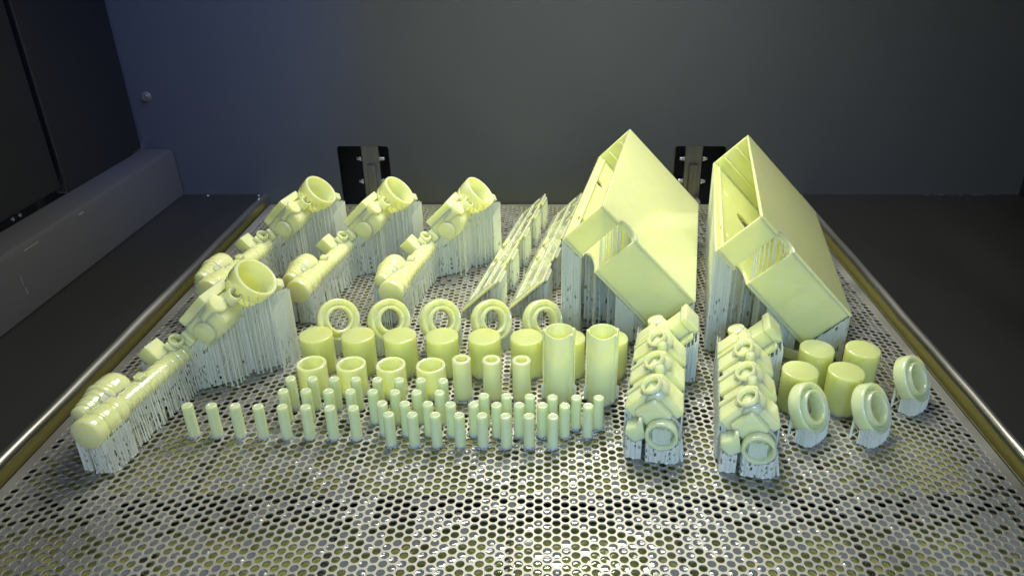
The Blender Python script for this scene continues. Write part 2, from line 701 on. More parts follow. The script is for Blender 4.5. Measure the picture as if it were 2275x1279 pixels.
for (pts, z) in ((outer, 0.0), (circ * (HR + 0.00022), 0.0), (circ * (HR + 0.00007), -0.00007), (circ * HR, -0.00022), (circ * HR, -T)):
    p = np.zeros((N, K, 3))
    p[:, :, 0] = cx[:, None] + pts[None, :, 0]
    p[:, :, 1] = cy[:, None] + pts[None, :, 1]
    p[:, :, 2] = z
    rings.append(p)
# straighten the outer ring against the left and right borders
BL, BR = gx0 - Rv - 0.0006, gx0 + (ncol - 1) * DX + Rv + 0.0006
for col, xe, sgn in ((0, BL, -1), (ncol - 1, BR, 1)):
    sel = np.where(ci == col)[0]
    ks = [k for k in range(K) if sgn * math.cos(ang[k]) > 0.4]
    for k in ks:
        rings[0][sel, k, 0] = xe
NR = len(rings)
V = np.stack(rings, 1).reshape(-1, 3)         # (N, NR, K, 3)
base = (np.arange(N) * NR * K)[:, None, None]
rr = (np.arange(NR - 1) * K)[None, :, None]
kk = np.arange(K)[None, None, :]
kn = (kk + 1) % K
F = np.stack([base + rr + kk, base + rr + kn, base + rr + K + kn, base + rr + K + kk], -1).reshape(-1, 4)
# frame strips round the hole field
BF, BB = gy0 - PITCH / 2, gy0 + nrow * PITCH
extra_v = np.array([[PX0, PY0, 0], [BL, PY0, 0], [BL, PY1, 0], [PX0, PY1, 0],
                    [BR, PY0, 0], [PX1, PY0, 0], [PX1, PY1, 0], [BR, PY1, 0],
                    [BL, PY0, -0.00012], [BR, PY0, -0.00012], [BR, BF + 0.0012, -0.00012], [BL, BF + 0.0012, -0.00012],
                    [BL, BB - 0.0012, -0.00012], [BR, BB - 0.0012, -0.00012], [BR, PY1, -0.00012], [BL, PY1, -0.00012],
                    [PX0, PY0, -T], [PX0, PY1, -T], [PX1, PY0, -T], [PX1, PY1, -T]])
nb = len(V)
extra_f = np.array([[0, 1, 2, 3], [4, 5, 6, 7], [8, 9, 10, 11], [12, 13, 14, 15], [0, 3, 17, 16], [5, 18, 19, 6]]) + nb
V = np.vstack([V, extra_v]) - np.array([-0.0212, 0.51, 0])
F = np.vstack([F, extra_f])
me = bpy.data.meshes.new('perforated_sheet')
me.vertices.add(len(V))
me.vertices.foreach_set('co', V.astype(np.float32).ravel())
me.loops.add(F.size)
me.loops.foreach_set('vertex_index', F.astype(np.int32).ravel())
me.polygons.add(len(F))
me.polygons.foreach_set('loop_start', np.arange(0, F.size, 4, dtype=np.int32))
sm = np.ones(len(F), dtype=bool)
sm[:N * (NR - 1) * K] = np.tile(np.repeat(np.arange(NR - 1) > 0, K), N)      # the web tops stay flat
sm[N * (NR - 1) * K:] = False
me.polygons.foreach_set('use_smooth', sm)
me.update(calc_edges=True)
me.materials.append(M_PLATE)
sheet = bpy.data.objects.new('perforated_sheet', me)
COL.objects.link(sheet)
sheet.parent = plat
# dark skirts added for the edge shadow, and the bars that carry the sheet
for sx in (-1, 1):
    mb = MB()
    mb.box((sx * 0.3009, 0.0, -0.0064), (0.0008, 0.2995, 0.0058))
    mb.build('shadow_skirt', M_BAR, plat, smooth=False)
LB = [-0.308 + 0.095 * k for k in range(7)]
for x in LB[1:]:
    mb = MB()
    mb.box((x + 0.0212, -0.001, -0.0044), (0.0014, 0.2965, 0.0030))
    mb.build('long_bar', M_BAR, plat, smooth=False)
for y in (0.228, 0.3285, 0.4265, 0.5305, 0.6345, 0.738):
    mb = MB()
    mb.box((0.0, y - 0.51 - 0.0068, -0.0045), (0.2970, 0.0012, 0.0030))
    mb.box((0.0, y - 0.51 + 0.0072, -0.0028), (0.2970, 0.0022, 0.0012))
    mb.box((0.0, y - 0.51 + 0.0002, -0.0062), (0.2970, 0.0060, 0.0008))
    mb.build('cross_bar', M_BAR, plat, smooth=False)

# resin caught in part of the holes
zone = 0.34 + 0.16 * np.sin(cx * 41 + 1.3) * np.sin(cy * 37 + 0.4) + 0.10 * np.sin(cx * 130 + cy * 90)
wet = RNG.random(N) < zone
wx, wy = cx[wet], cy[wet]
n = len(wx)
bul = RNG.uniform(-0.55, 0.75, n) * 0.00075
lev = RNG.uniform(-0.00055, -0.0002, n)
prs = [(1.0, 0.0), (0.72, 0.5), (0.38, 0.88)]
vv = np.zeros((n, 1 + 3 * K, 3))
for q, (s, hgt) in enumerate(prs):
    for k in range(K):
        vv[:, q * K + k, 0] = wx + (HR + 0.00004) * s * math.cos(ang[k])
        vv[:, q * K + k, 1] = wy + (HR + 0.00004) * s * math.sin(ang[k])
        vv[:, q * K + k, 2] = lev + bul * hgt
vv[:, -1, 0], vv[:, -1, 1], vv[:, -1, 2] = wx, wy, lev + bul
b0 = (np.arange(n) * (1 + 3 * K))[:, None]
k0 = np.arange(K)[None, :]
k1 = (k0 + 1) % K
q1 = np.stack([b0 + k0, b0 + k1, b0 + K + k1, b0 + K + k0], -1).reshape(-1, 4)
q2 = np.stack([b0 + K + k0, b0 + K + k1, b0 + 2 * K + k1, b0 + 2 * K + k0], -1).reshape(-1, 4)
t3 = np.stack([b0 + 2 * K + k0, b0 + 2 * K + k1, b0 + 3 * K + 0 * k0], -1).reshape(-1, 3)
me = bpy.data.meshes.new('resin_film')
vv = vv.reshape(-1, 3)
me.vertices.add(len(vv))
me.vertices.foreach_set('co', vv.astype(np.float32).ravel())
loops = np.concatenate([q1.ravel(), q2.ravel(), t3.ravel()]).astype(np.int32)
me.loops.add(len(loops))
me.loops.foreach_set('vertex_index', loops)
nq = len(q1) + len(q2)
starts = np.concatenate([np.arange(nq) * 4, nq * 4 + np.arange(len(t3)) * 3]).astype(np.int32)
me.polygons.add(len(starts))
me.polygons.foreach_set('loop_start', starts)
me.polygons.foreach_set('use_smooth', np.ones(len(starts), dtype=bool))
me.update(calc_edges=True)
me.materials.append(M_FILM)
film = bpy.data.objects.new('resin_film', me)
COL.objects.link(film)
tag(film, 'clear wet resin droplets caught in holes of the platform', 'resin film', kind='stuff')

# ---------------------------------------------------------------- lift brackets in the wall openings
def bracket(xc, rod_dx, label):
    t = empty('lift_bracket', (xc, WALL_Y + 0.018, -0.06))
    tag(t, label, 'bracket', 'lift brackets behind the platform')
    mb = MB()
    mb.box((0, 0.004, 0.0615), (0.0105, 0.004, 0.0615))
    bar_o = mb.build('upright_bar', M_BRACKET, t, bev=0.0008)
    mb = MB()
    mb.box((0.0005, -0.0022, 0.046), (0.0050, 0.0020, 0.046))
    mb.build('guide_strip', M_BRACKET, bar_o, bev=0.0005)
    for z in (0.0705, 0.0985):
        for s in (-1, 1):
            mb = MB()
            mb.lathe([(0.0, 0.0065), (0.0016, 0.0065), (0.0030, 0.0060), (0.0032, 0.0054), (0.0032, 0.0022), (0.0040, 0.0022), (0.0040, 0.0)],
                     (s * 0.0106, 0.002, z), (s, 0, 0), 16)
            mb.build('bolt', M_BOLT, bar_o)
    mb = MB()
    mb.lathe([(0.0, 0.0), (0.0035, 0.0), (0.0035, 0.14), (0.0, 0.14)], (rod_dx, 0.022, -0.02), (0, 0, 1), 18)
    mb.build('guide_rod', M_YELLOWED, t)
    mb = MB()
    mb.box((0.0, -0.010, 0.048), (0.009, 0.0105, 0.0035))
    mb.build('platform_arm', M_BRACKET, t, bev=0.0006)
    return t


bracket(-0.2128, 0.020, 'steel lift bracket in the dark wall opening behind the pipe manifolds')
bracket(0.1715, -0.020, 'steel lift bracket in the dark wall opening between the two boxes')

# ---------------------------------------------------------------- printed parts: pins, caps, cups, sleeves, tubes
ORD = ['first', 'second', 'third', 'fourth', 'fifth', 'sixth', 'seventh', 'eighth', 'ninth', 'tenth']


def fillet(r, h, f, n=5, inward=True):
    """rounded corner from the side (r, h-f) to the top (r-f, h)"""
    return [(r - f + f * math.cos(t), h - f + f * math.sin(t)) for t in [k / n * math.pi / 2 for k in range(n + 1)]]


def pin_mesh(seed):
    rnd = random.Random(seed)
    r, h = 0.0035, 0.0240
    mb = MB()
    prof = [(0, Z0), (r * 1.14, Z0), (r * 1.12, 0.0004), (r * 1.02, 0.0013), (r, 0.004)]
    prof += fillet(r, h, 0.0009)
    prof += [(r * 0.62, h - 0.00005), (r * 0.5, h - 0.00035), (0, h - 0.0004)]
    mb.lathe(prof, seg=28)
    for k in range(7):
        a = rnd.uniform(0, 6.28)
        mb.lathe([(0, 0.0009), (0.0005, 0.0008), (0.0008, 0.0003), (0.0009, 0)], (r * 1.2 * math.cos(a), r * 1.2 * math.sin(a), Z0), seg=7)
    return mb


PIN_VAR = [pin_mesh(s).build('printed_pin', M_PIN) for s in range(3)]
pin_used = [False] * 3


def line(p, q, n):
    return [(p[0] + (q[0] - p[0]) * k / (n - 1), p[1] + (q[1] - p[1]) * k / (n - 1)) for k in range(n)]


PIN_ROWS = [
    ('front left row of eight, left of the sleeves', line((-0.2287, 0.3908), (-0.1232, 0.3880), 8)),
    ('middle left row of eight', line((-0.1729, 0.4068), (-0.0714, 0.4048), 8)),
    ('back left row of eight, right before the open cups', line((-0.1728, 0.4210), (-0.0709, 0.4188), 8)),
    ('row of ten, second row from the front', line((-0.1061, 0.3928), (0.0244, 0.3899), 10)),
    ('frontmost row of eight at centre', line((-0.0999, 0.3814), (0.0019, 0.3789), 8)),
    ('row of six just before the tall slotted tubes', line((-0.0423, 0.4013), (0.0317, 0.3988), 6)),
]
PIN_ROWS[0] = ('leftmost front row of eight beside the pipe manifold', PIN_ROWS[0][1])
for desc, pts in PIN_ROWS:
    for k, (x, y) in enumerate(pts):
        v = (k * 2 + len(desc)) % 3
        if not pin_used[v]:
            o = PIN_VAR[v]
            pin_used[v] = True
        else:
            o = PIN_VAR[v].copy()
            COL.objects.link(o)
        o.location = (x + random.gauss(0, 0.00015), y + random.gauss(0, 0.00015), 0)
        o.rotation_euler = (0, 0, random.uniform(0, 6.28))
        tag(o, '%s pin from left in %s' % (ORD[k], desc), 'pin', 'small printed pins in rows')


def make_cap():
    r, h = 0.0118, 0.0300
    mb = MB()
    prof = [(0, Z0), (r * 1.03, Z0), (r * 1.02, 0.0012), (r, 0.0024), (r, h * 0.5)] + fillet(r, h, 0.0011, 6) + [(r * 0.5, h), (0, h)]
    mb.lathe(prof, seg=56)
    for k in range(26):
        a = random.uniform(0, 6.28)
        mb.lathe([(0, 0.0012), (0.0006, 0.001), (0.0009, 0)], (r * 1.04 * math.cos(a), r * 1.04 * math.sin(a), Z0), seg=6)
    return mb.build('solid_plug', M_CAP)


cap0 = make_cap()
cap_spots = [((-0.1684 + 0.03041 * k, 0.4690 - 0.0007 * k), '%s solid plug from left in the long row behind the open cups' % ORD[k]) for k in range(6)]
cap_spots += [((0.0141, 0.4648), 'yellow solid plug half hidden behind the left tall slotted tube'),
              ((0.0445, 0.4641), 'yellow solid plug half hidden behind the right tall slotted tube'),
              ((0.1870, 0.4500), 'back left plug of the four clustered under the right box'),
              ((0.2188, 0.4492), 'back right plug of the four clustered near the right rim'),
              ((0.1670, 0.4220), 'front left plug of the right cluster, behind a thick ring'),
              ((0.1973, 0.4208), 'front right plug of the right cluster, between two thick rings')]
for k, ((x, y), lab) in enumerate(cap_spots):
    o = cap0 if k == 0 else cap0.copy()
    if k:
        COL.objects.link(o)
    o.location = (x, y, 0)
    o.rotation_euler = (0, 0, random.uniform(0, 6.28))
    tag(o, lab, 'plug', 'solid cylindrical plugs')


def make_cup():
    t = empty('printed_cup', (0, 0, 0))
    r, ri, h = 0.0102, 0.0078, 0.0230
    mb = MB()
    prof = [(0, Z0), (r * 1.05, Z0), (r * 1.02, 0.0014), (r, 0.003)]
    prof += fillet(r, h, 0.0009, 5) + [(ri + 0.0007, h), (ri + 0.0002, h - 0.0003), (ri, h - 0.0009), (ri, 0.0075), (ri - 0.001, 0.0068), (0, 0.0068)]
    mb.lathe(prof, seg=52)
    mb.build('body', M_RESIN, t)
    mb = MB()
    struts(mb, [(r * 0.98 * math.cos(a), r * 0.98 * math.sin(a), 0.0035) for a in np.linspace(0, 6.28, 40)[:-1]], 0.0004, 0.0003, 0.3, 0.003)
    mb.build('supports', M_SUP, t, smooth=False)['kind'] = 'stuff'
    return t


cup0 = make_cup()
for k in range(4):
    o = cup0 if k == 0 else copy_tree(cup0)
    o.location = (-0.1648 + 0.02765 * k, 0.4413 - 0.0008 * k, 0)
    tag(o, '%s open round cup from left, standing behind the pins' % ORD[k], 'cup', 'open cups in a row')


def make_sleeve():
    t = empty('printed_sleeve', (0, 0, 0))
    r, ri, h = 0.0064, 0.0037, 0.0322
    mb = MB()
    prof = [(0, 0.0022), (r, 0.0022), (r, h * 0.5)] + fillet(r, h, 0.0009, 5) + [(ri + 0.0004, h), (ri, h - 0.0005), (ri, 0.010), (0, 0.010)]
    mb.lathe(prof, seg=40)
    mb.build('body', M_RESIN, t)
    mb = MB()
    pts = [(r * q * math.cos(a), r * q * math.sin(a), 0.0026) for q in (0.95, 0.6, 0.25) for a in np.linspace(0, 6.28, int(30 * q))[:-1]]
    struts(mb, pts, 0.00042, 0.00035, 0.3, 0.002)
    mb.bar((r * 1.05, 0, Z0), (r * 1.15, 0.0005, 0.005), 0.0006, 0.0003)
    mb.build('supports', M_SUP, t, smooth=False)['kind'] = 'stuff'
    return t


sl0 = make_sleeve()
for k in range(3):
    o = sl0 if k == 0 else copy_tree(sl0)
    o.location = (-0.0595 + 0.0203 * k, 0.4320 - 0.0006 * k, 0)
    o.rotation_euler = (0, 0, 0.4 * k)
    tag(o, '%s thick-walled sleeve from left, between open cups and tall tubes' % ORD[k], 'sleeve', 'thick walled sleeves')


def make_slotted():
    t = empty('slotted_tube', (0, 0, 0))
    r, th, h = 0.0100, 0.0011, 0.0535
    n = 120
    vs, fs = [], []
    for k in range(n):
        a = 2 * math.pi * k / n
        # the near rim dips and swings up on the right
        dip = -0.0009 * math.exp(-((((a - R(262) + math.pi) % (2 * math.pi)) - math.pi) / R(34)) ** 2)
        dip += 0.0006 * math.exp(-((((a - R(318) + math.pi) % (2 * math.pi)) - math.pi) / R(18)) ** 2)
        ro = r
        for ac, wd in ((R(-40), R(7)), (R(16), R(6)), (R(172), R(5))):
            da = abs(((a - ac + math.pi) % (2 * math.pi)) - math.pi)
            if da < wd:
                ro = r + 0.0012
        for rad, z in ((ro, 0.0012), (ro, h + dip - 0.0004), (ro - 0.0003, h + dip), (r - th + 0.0003, h + dip), (r - th, h + dip - 0.0004), (r - th, 0.0012)):
            vs.append((rad * math.cos(a), rad * math.sin(a), z))
    for k in range(n):
        m_ = (k + 1) % n
        for q in range(6):
            q2_ = (q + 1) % 6
            fs.append((k * 6 + q, m_ * 6 + q, m_ * 6 + q2_, k * 6 + q2_))
    mb = MB()
    mb.add(vs, fs)
    mb.build('tube_wall', M_TUBE, t, angle=50)
    for s in (-1, 1):
        mb = MB()
        mb.add([(s * r * 0.99, -0.001, Z0), (s * (r + 0.0020), -0.0015, Z0), (s * (r + 0.0022), -0.0015, 0.010), (s * r * 0.99, -0.001, 0.012),
                (s * r * 0.99, -0.0005, Z0), (s * (r + 0.0020), -0.001, Z0), (s * (r + 0.0022), -0.001, 0.010), (s * r * 0.99, -0.0005, 0.012)],
               [(0, 1, 2, 3), (7, 6, 5, 4), (0, 4, 5, 1), (1, 5, 6, 2), (2, 6, 7, 3), (3, 7, 4, 0)])
        mb.build('support_fin', M_SUP, t, smooth=False)
    mb = MB()
    struts(mb, [((r - th / 2) * math.cos(a), (r - th / 2) * math.sin(a), 0.0016) for a in np.linspace(0, 6.28, 44)[:-1]], 0.0004, 0.0004, 0.2, 0.001)
    mb.build('supports', M_SUP, t, smooth=False)['kind'] = 'stuff'
    return t


st0 = make_slotted()
st0.location = (0.0066, 0.4331, 0)
tag(st0, 'left tall thin-walled slotted tube standing behind the pins', 'tube', 'tall slotted tubes')
st1 = copy_tree(st0)
st1.location = (0.0358, 0.4325, 0)
tag(st1, 'right tall thin-walled slotted tube beside the left valve block', 'tube', 'tall slotted tubes')

# wide low cup under the right box
t = empty('wide_cup', (0.1945, 0.4985, 0))
tag(t, 'wide low open cup under the front corner of the right box', 'cup')
mb = MB()
mb.lathe([(0, Z0), (0.0222, Z0), (0.0222, 0.0085), (0.0218, 0.0090), (0.0206, 0.0090), (0.0202, 0.0085), (0.0202, 0.0016), (0, 0.0016)], seg=64)
mb.build('body', M_RESIN, t)
mb = MB()
for k in range(30):
    a = random.uniform(3.3, 6.1)
    mb.lathe([(0, 0.0006), (0.0004, 0.0004), (0.0005, 0)], (0.0212 * math.cos(a), 0.0212 * math.sin(a), 0.0089), seg=6)
mb.build('rim_drips', M_RESIN_PALE, t)['kind'] = 'stuff'

# ---------------------------------------------------------------- flanged rings
def make_ring(nrm, zc, dense):
    t = empty('flanged_ring', (0, 0, 0))
    nrm = Vector(nrm).normalized()
    RO, RI = 0.0162, (0.0088 if dense else 0.0083)
    c = Vector((0, 0, zc))
    mb = MB()
    prof = [(RI, -0.0085), (RI + 0.0005, -0.0090), (RO - 0.0016, -0.0090), (RO - 0.0004, -0.0086), (RO, -0.0076), (RO, -0.0014), (RO - 0.0003, -0.0005), (RO - 0.0010, 0.0),
            (RO - 0.0020, -0.0004), (RO - 0.0026, -0.0012), (RI + 0.0034, -0.0030), (RI + 0.0027, -0.0030), (RI + 0.0024, -0.0024), (RI + 0.0022, 0.0010), (RI + 0.0019, 0.0014), (RI + 0.0006, 0.0014), (RI, 0.0008)]
    mb.lathe(prof, c, nrm, 72, closed=True)
    body = mb.build('ring_body', M_RESIN_PALE if dense else M_RESIN, t, angle=50)
    a = nrm.cross(Vector((0, 0, 1))).normalized()     # level direction in the ring's plane
    up = a.cross(nrm).normalized()
    if up.z < 0:
        up = -up
    mb = MB()
    pts = []
    for k in range(-12, 13):
        th = k / 12 * R(58)
        for dpt in np.linspace(-0.0004, -0.0088, 9 if dense else 5):
            p = c + nrm * dpt + (a * math.sin(th) - up * math.cos(th)) * RO
            pts.append((p.x, p.y, p.z + 0.0003))
    struts(mb, pts, 0.00050 if dense else 0.00034, 0.0003, 0.35, 0.006)
    # needles to the back of the flange
    back = []
    for k in range(5):
        for q in (RI + 0.003, RO - 0.003):
            th = R(-150 + 75 * k)
            p = c + nrm * -0.0088 + (a * math.sin(th) + up * math.cos(th) * 0.6) * q
            back.append((p.x, p.y, p.z))
    struts(mb, back, 0.00036, 0.00025, 0.9, 0.012)
    # needles inside the bore
    bore = []
    for k in range(-3, 4):
        p = c + nrm * -0.008 + up * (RI * 0.97) + a * (k * 0.0016)
        bore.append((p.x, p.y, p.z - 0.0006 - 0.0001 * k * k))
    struts(mb, bore, 0.0003, 0.0002, 0.6, 0.012)
    mb.build('supports', M_SUP, t, smooth=False)['kind'] = 'stuff'
    mb = MB()
    pf = c + nrm * 0.0001 + (up * 0.80 - a * 0.45).normalized() * (RI + 0.0045)
    for k in range(4):
        q = pf + a * (0.0014 * k) + up * (0.0006 * k)
        mb.bar(q - up * 0.0020 + nrm * -0.0024, q + up * 0.0018 + nrm * -0.0001, 0.00018, 0.00012)
    mb.build('support_threads', M_SUP, t, smooth=False)['kind'] = 'stuff'
    return t


r0 = make_ring((0.54, -0.70, 0.46), 0.0252, False)
for k in range(5):
    o = r0 if k == 0 else copy_tree(r0)
    o.location = (-0.1590 + 0.0391 * k, 0.4990 - 0.0004 * k, 0)
    tag(o, '%s flanged ring from left in the row behind the solid plugs' % ORD[k], 'ring', 'flanged rings behind the plugs')
r1 = make_ring((0.60, -0.60, 0.53), 0.0216, True)
for k, (x, y, lab) in enumerate(((0.1680, 0.3915, 'thick pale ring beside the right valve block, leftmost of three'),
                                 (0.2075, 0.3905, 'thick pale ring, middle of three, before the plug cluster'),
                                 (0.2476, 0.4240, 'thick pale ring nearest the right rim, set back'))):
    o = r1 if k == 0 else copy_tree(r1)
    o.location = (x, y, 0)
    tag(o, lab, 'ring', 'thick pale rings at the right')

# ---------------------------------------------------------------- the two enclosure boxes
L1, L2, L3, TW = 0.2151, 0.1025, 0.0424, 0.0024


def make_box():
    t = empty('enclosure_box', (0, 0, 0), -PSI)
    zC = 0.1120
    C = Vector((0, 0, zC))
    e1, e2, e3 = YV, -W, -U          # back, right-down, left-down
    # side wall on the right (outer face e3 = 0), half-round notch on its front edge
    nc, nr = 0.0269, 0.0088
    out = [(0, 0), (0, nc - nr)]
    for k in range(1, 12):
        a = k / 12 * math.pi
        out.append((nr * 1.0 * math.sin(a), nc - nr * math.cos(a)))
    out += [(0, nc + nr), (0, L2), (L1, L2), (L1, 0)]
    # (e1, e2) with e1 x e2 = ?  choose order so the thickness runs along +e3
    ez = e1.cross(e2)
    flip = ez.dot(e3) < 0
    def plate(outline, holes, org, ax, ay, inward, thick, name):
        if ax.cross(ay).dot(inward) < 0:
            outline = [(y, x) for x, y in outline]
            holes = [[(y, x) for x, y in h] for h in holes]
            ax, ay = ay, ax
        return slab(outline, holes, thick, org, ax, ay, name, M_BOX, t, bev=0.0004)
    rw = plate(out, [], C, e1, e2, e3, TW, 'right_side_wall')
    hl = [circle(0.152, 0.011, 0.0060, 0.0056, 20), circle(0.1285, 0.044, 0.0125, 0.0150, 28, 0.0),
          circle(0.0515, 0.009, 0.0050, 0.0052, 18), circle(0.036, 0.062, 0.0045, 0.0075, 22)]
    n2, r2_ = 0.0275, 0.0072
    out2 = [(0, 0), (0, n2 - r2_)] + [(0.016 * math.sin(k / 12 * math.pi), n2 - r2_ * math.cos(k / 12 * math.pi)) for k in range(1, 12)]
    out2 += [(0, n2 + r2_), (0, L2), (L1, L2), (L1, 0)]
    lw = plate(out2, hl, C + e3 * L3, e1, e2, -e3, TW, 'left_side_wall')
    plate([(TW, TW), (TW, L3 - TW), (L1 - TW, L3 - TW), (L1 - TW, TW)], [], C + e2 * L2, e1, e3, -e2, TW, 'floor_wall')
    ew = plate([(0, TW), (0, L3 - TW), (L2 - TW, L3 - TW), (L2 - TW, TW)], [], C + e1 * L1, e2, e3, -e1, TW, 'end_wall')
    plate([(0, TW), (0, L3 - TW), (0.0190, L3 - TW), (0.0182, TW)], [], C, e2, e3, e1, TW, 'front_strip')
    plate([(0.0357, TW), (0.0350, L3 - TW), (L2 - TW, L3 - TW), (L2 - TW, TW)], [], C, e2, e3, e1, TW, 'front_panel')
    mb = MB()
    vs, fs = [], []
    nk = 18
    for k in range(nk + 1):
        a = k / nk * math.pi
        for rr_, dd in ((nr, -0.0003), (nr + 0.0016, -0.0003), (nr + 0.0016, 0.0045), (nr, 0.0045)):
            vs.append(C + e1 * (rr_ * math.sin(a) + 0.0004) + e2 * (nc - rr_ * math.cos(a)) + e3 * dd)
    for k in range(nk):
        for q in range(4):
            fs.append((k * 4 + q, k * 4 + (q + 1) % 4, (k + 1) * 4 + (q + 1) % 4, (k + 1) * 4 + q))
    fs += [(0, 1, 2, 3), (nk * 4 + 3, nk * 4 + 2, nk * 4 + 1, nk * 4)]
    mb.add(vs, fs)
    mb.build('notch_lip', M_BOX, rw)
    for f in (0.36, 0.70):
        mb = MB()
        mb.box(C + e1 * (L1 - TW - 0.0012) + e2 * (L2 * 0.5 + 0.001) + e3 * (L3 * f), (0.0012, L2 * 0.48, 0.0007), (e1, e2, e3))
        mb.build('inner_rib', M_BOX, ew, bev=0.0002)
    mb = MB()
    mb.box(C + e1 * (L1 * 0.5) + e2 * 0.0062 + e3 * (L3 - TW - 0.0007), (L1 * 0.485, 0.0008, 0.0007), (e1, e2, e3))
    mb.build('lip_step', M_BOX, lw, bev=0.0002)
    mb = MB()
    mb.lathe([(0.0028, 0), (0.0028, 0.009), (0.0013, 0.009), (0.0013, 0)], C + e1 * 0.010 + e2 * (L2 - TW) + e3 * (L3 * 0.5), -e2, 16, closed=True)
    mb.build('screw_post', M_BOX, t)

    # supports: under the left side wall and floor wall, columns under the front strip, inside of the box
    mb = MB()
    def under_left(x, y):        # outer face of left wall: e3 = L3; line from D (x=-30) to K
        return zC - L3 * SQ - (x + L3 * SQ)
    xd = -L3 * SQ
    xk = xd + L2 * SQ
    walls = []
    for y in np.arange(0.020, L1 - 0.001, 0.0090):
        for x in np.arange(xd + 0.0006, xk, 0.0090):
            zt = under_left(x, y)
            if zt > 0.002:
                walls.append((x, y + random.uniform(-0.0004, 0.0004), zt))
    struts(mb, walls, 0.00048, 0.0003, 0.6, 0.04)
    flo = []
    for y in np.arange(0.004, L1 - 0.001, 0.0070):
        for x in np.arange(xk, xk + L3 * SQ, 0.006):
            flo.append((x, y, zC - (L2 + L3) * SQ + (x - xk)))
    struts(mb, flo, 0.00042, 0.0003, 0.22, 0.02)
    ul = lambda x: zC - L3 * SQ - (x + L3 * SQ)
    curtain(mb, [(xd + 0.0004, L1 - 0.002, ul(xd)), (xd + 0.0004, 0.172, ul(xd))], 0.0013, 0.0004, 0.14)
    curtain(mb, [(xd + 0.0004, 0.100, ul(xd)), (xd + 0.0004, -0.0008, ul(xd)), (xd + 0.0130, -0.0008, ul(xd + 0.0130)), (xd + 0.0130, 0.0140, ul(xd + 0.0130))], 0.0013, 0.0004, 0.14)
    for xo, ya, yb in ((0.024, 0.006, 0.120), (0.036, 0.002, 0.120), (0.048, 0.004, 0.100), (0.060, 0.0, 0.100)):
        curtain(mb, [(xd + xo, ya, max(ul(xd + xo), 0.004)), (xd + xo, yb, max(ul(xd + xo), 0.004))], 0.0016, 0.0004, 0.20)
    for xa, xb, yy in ((0.014, 0.034, 0.030), (0.034, 0.050, 0.016), (0.050, 0.066, 0.002)):
        curtain(mb, [(xd + xa, yy, ul(xd + xa)), (xd + xb, yy, max(ul(xd + xb), 0.004))], 0.0013, 0.0004, 0.18)
    curtain(mb, [(xk + 0.001, 0.001, zC - (L2 + L3) * SQ + 0.001), (xk + L3 * SQ - 0.001, 0.001, zC - L2 * SQ - 0.001), (xk + L3 * SQ - 0.001, L1 - 0.004, zC - L2 * SQ - 0.001)], 0.0014, 0.0004, 0.14)
    # curtain right at the front strip
    cur = grid(xd + 0.0005, xd + 0.0135, -0.0012, 0.012, 0.0019, 0.0034, lambda x, y: max(zC - L3 * SQ - (x - xd) - 0.0005, 0.01), jit=0.1)
    struts(mb, cur, 0.00048, 0.0003, 1.2, 0.07)
    mb.build('supports', M_SUP, t, smooth=False)['kind'] = 'stuff'
    # inner support tree seen through the wall and the notch
    mb = MB()
    ins = []
    for k in range(46):
        yy = random.uniform(0.004, 0.06)
        q = random.uniform(0.040, 0.098)
        f = random.uniform(0.2, 0.9)
        p = C + e1 * yy + e2 * q + e3 * (TW + 0.0003)
        p2 = C + e1 * yy + e2 * (q + 0.006) + e3 * (L3 - TW - 0.0003)
        b_ = Vector((p2.x, p2.y, p2.z))
        pt = Vector((b_.x, b_.y, b_.z))
        x = p.x
        zlo = max(zC - (x - (-L3 * SQ)) - L3 * SQ, zC - (L2 + L3) * SQ + (x - xk)) + TW * 1.5
        if p.z - 0.001 > zlo:
            mb.bar((x - 0.0006, yy, zlo), (x - 0.0006, yy, p.z - 0.001), 0.0004, 0.0003)
    for k in range(26):
        yy, q = random.uniform(0.003, 0.022), random.uniform(0.012, 0.046)
        top_ = C + e1 * yy + e2 * q + e3 * (TW + 0.0003)
        xx = top_.x - random.uniform(0.002, 0.012)
        zb = ul(xx) + TW * 1.5
        zt = C.z + xx - (TW + 0.0003) * 1.6 if xx < 0 else C.z - xx - TW * 1.6
        if zt > zb + 0.004:
            mb.bar((xx, yy, zb), (xx + random.gauss(0, 0.0006), yy, zt), 0.00045, 0.0003)
    mb.build('inner_supports', M_SUP, t, smooth=False)['kind'] = 'stuff'
    # low support wedges under the front lower corner
    mb = MB()
    for (x0, x1, yy) in ((xk - 0.030, xk - 0.016, -0.0005), (xk - 0.026, xk - 0.006, 0.016)):
        poly = [(x0, Z0), (x1, Z0), (x1, under_left(x1, 0) - 0.0005), (x0, under_left(x0, 0) - 0.0005)]
        for k in range(20):
            x = x0 + (x1 - x0) * k / 19
            mb.bar((x, yy, Z0), (x, yy, max(under_left(x, 0) - 0.0002, 0.003)), 0.00052, 0.0004)
    mb.build('support_wedge', M_SUP, t, smooth=False)['kind'] = 'stuff'
    return t


bx0 = make_box()
bx0.location = (0.0389, 0.5134, 0)
tag(bx0, 'left of the two large yellow enclosure boxes tilted on edge', 'box', 'large tilted enclosure boxes')
bx1 = copy_tree(bx0)
bx1.location = (0.1491, 0.4921, 0)
tag(bx1, 'right of the two large yellow enclosure boxes tilted on edge', 'box', 'large tilted enclosure boxes')

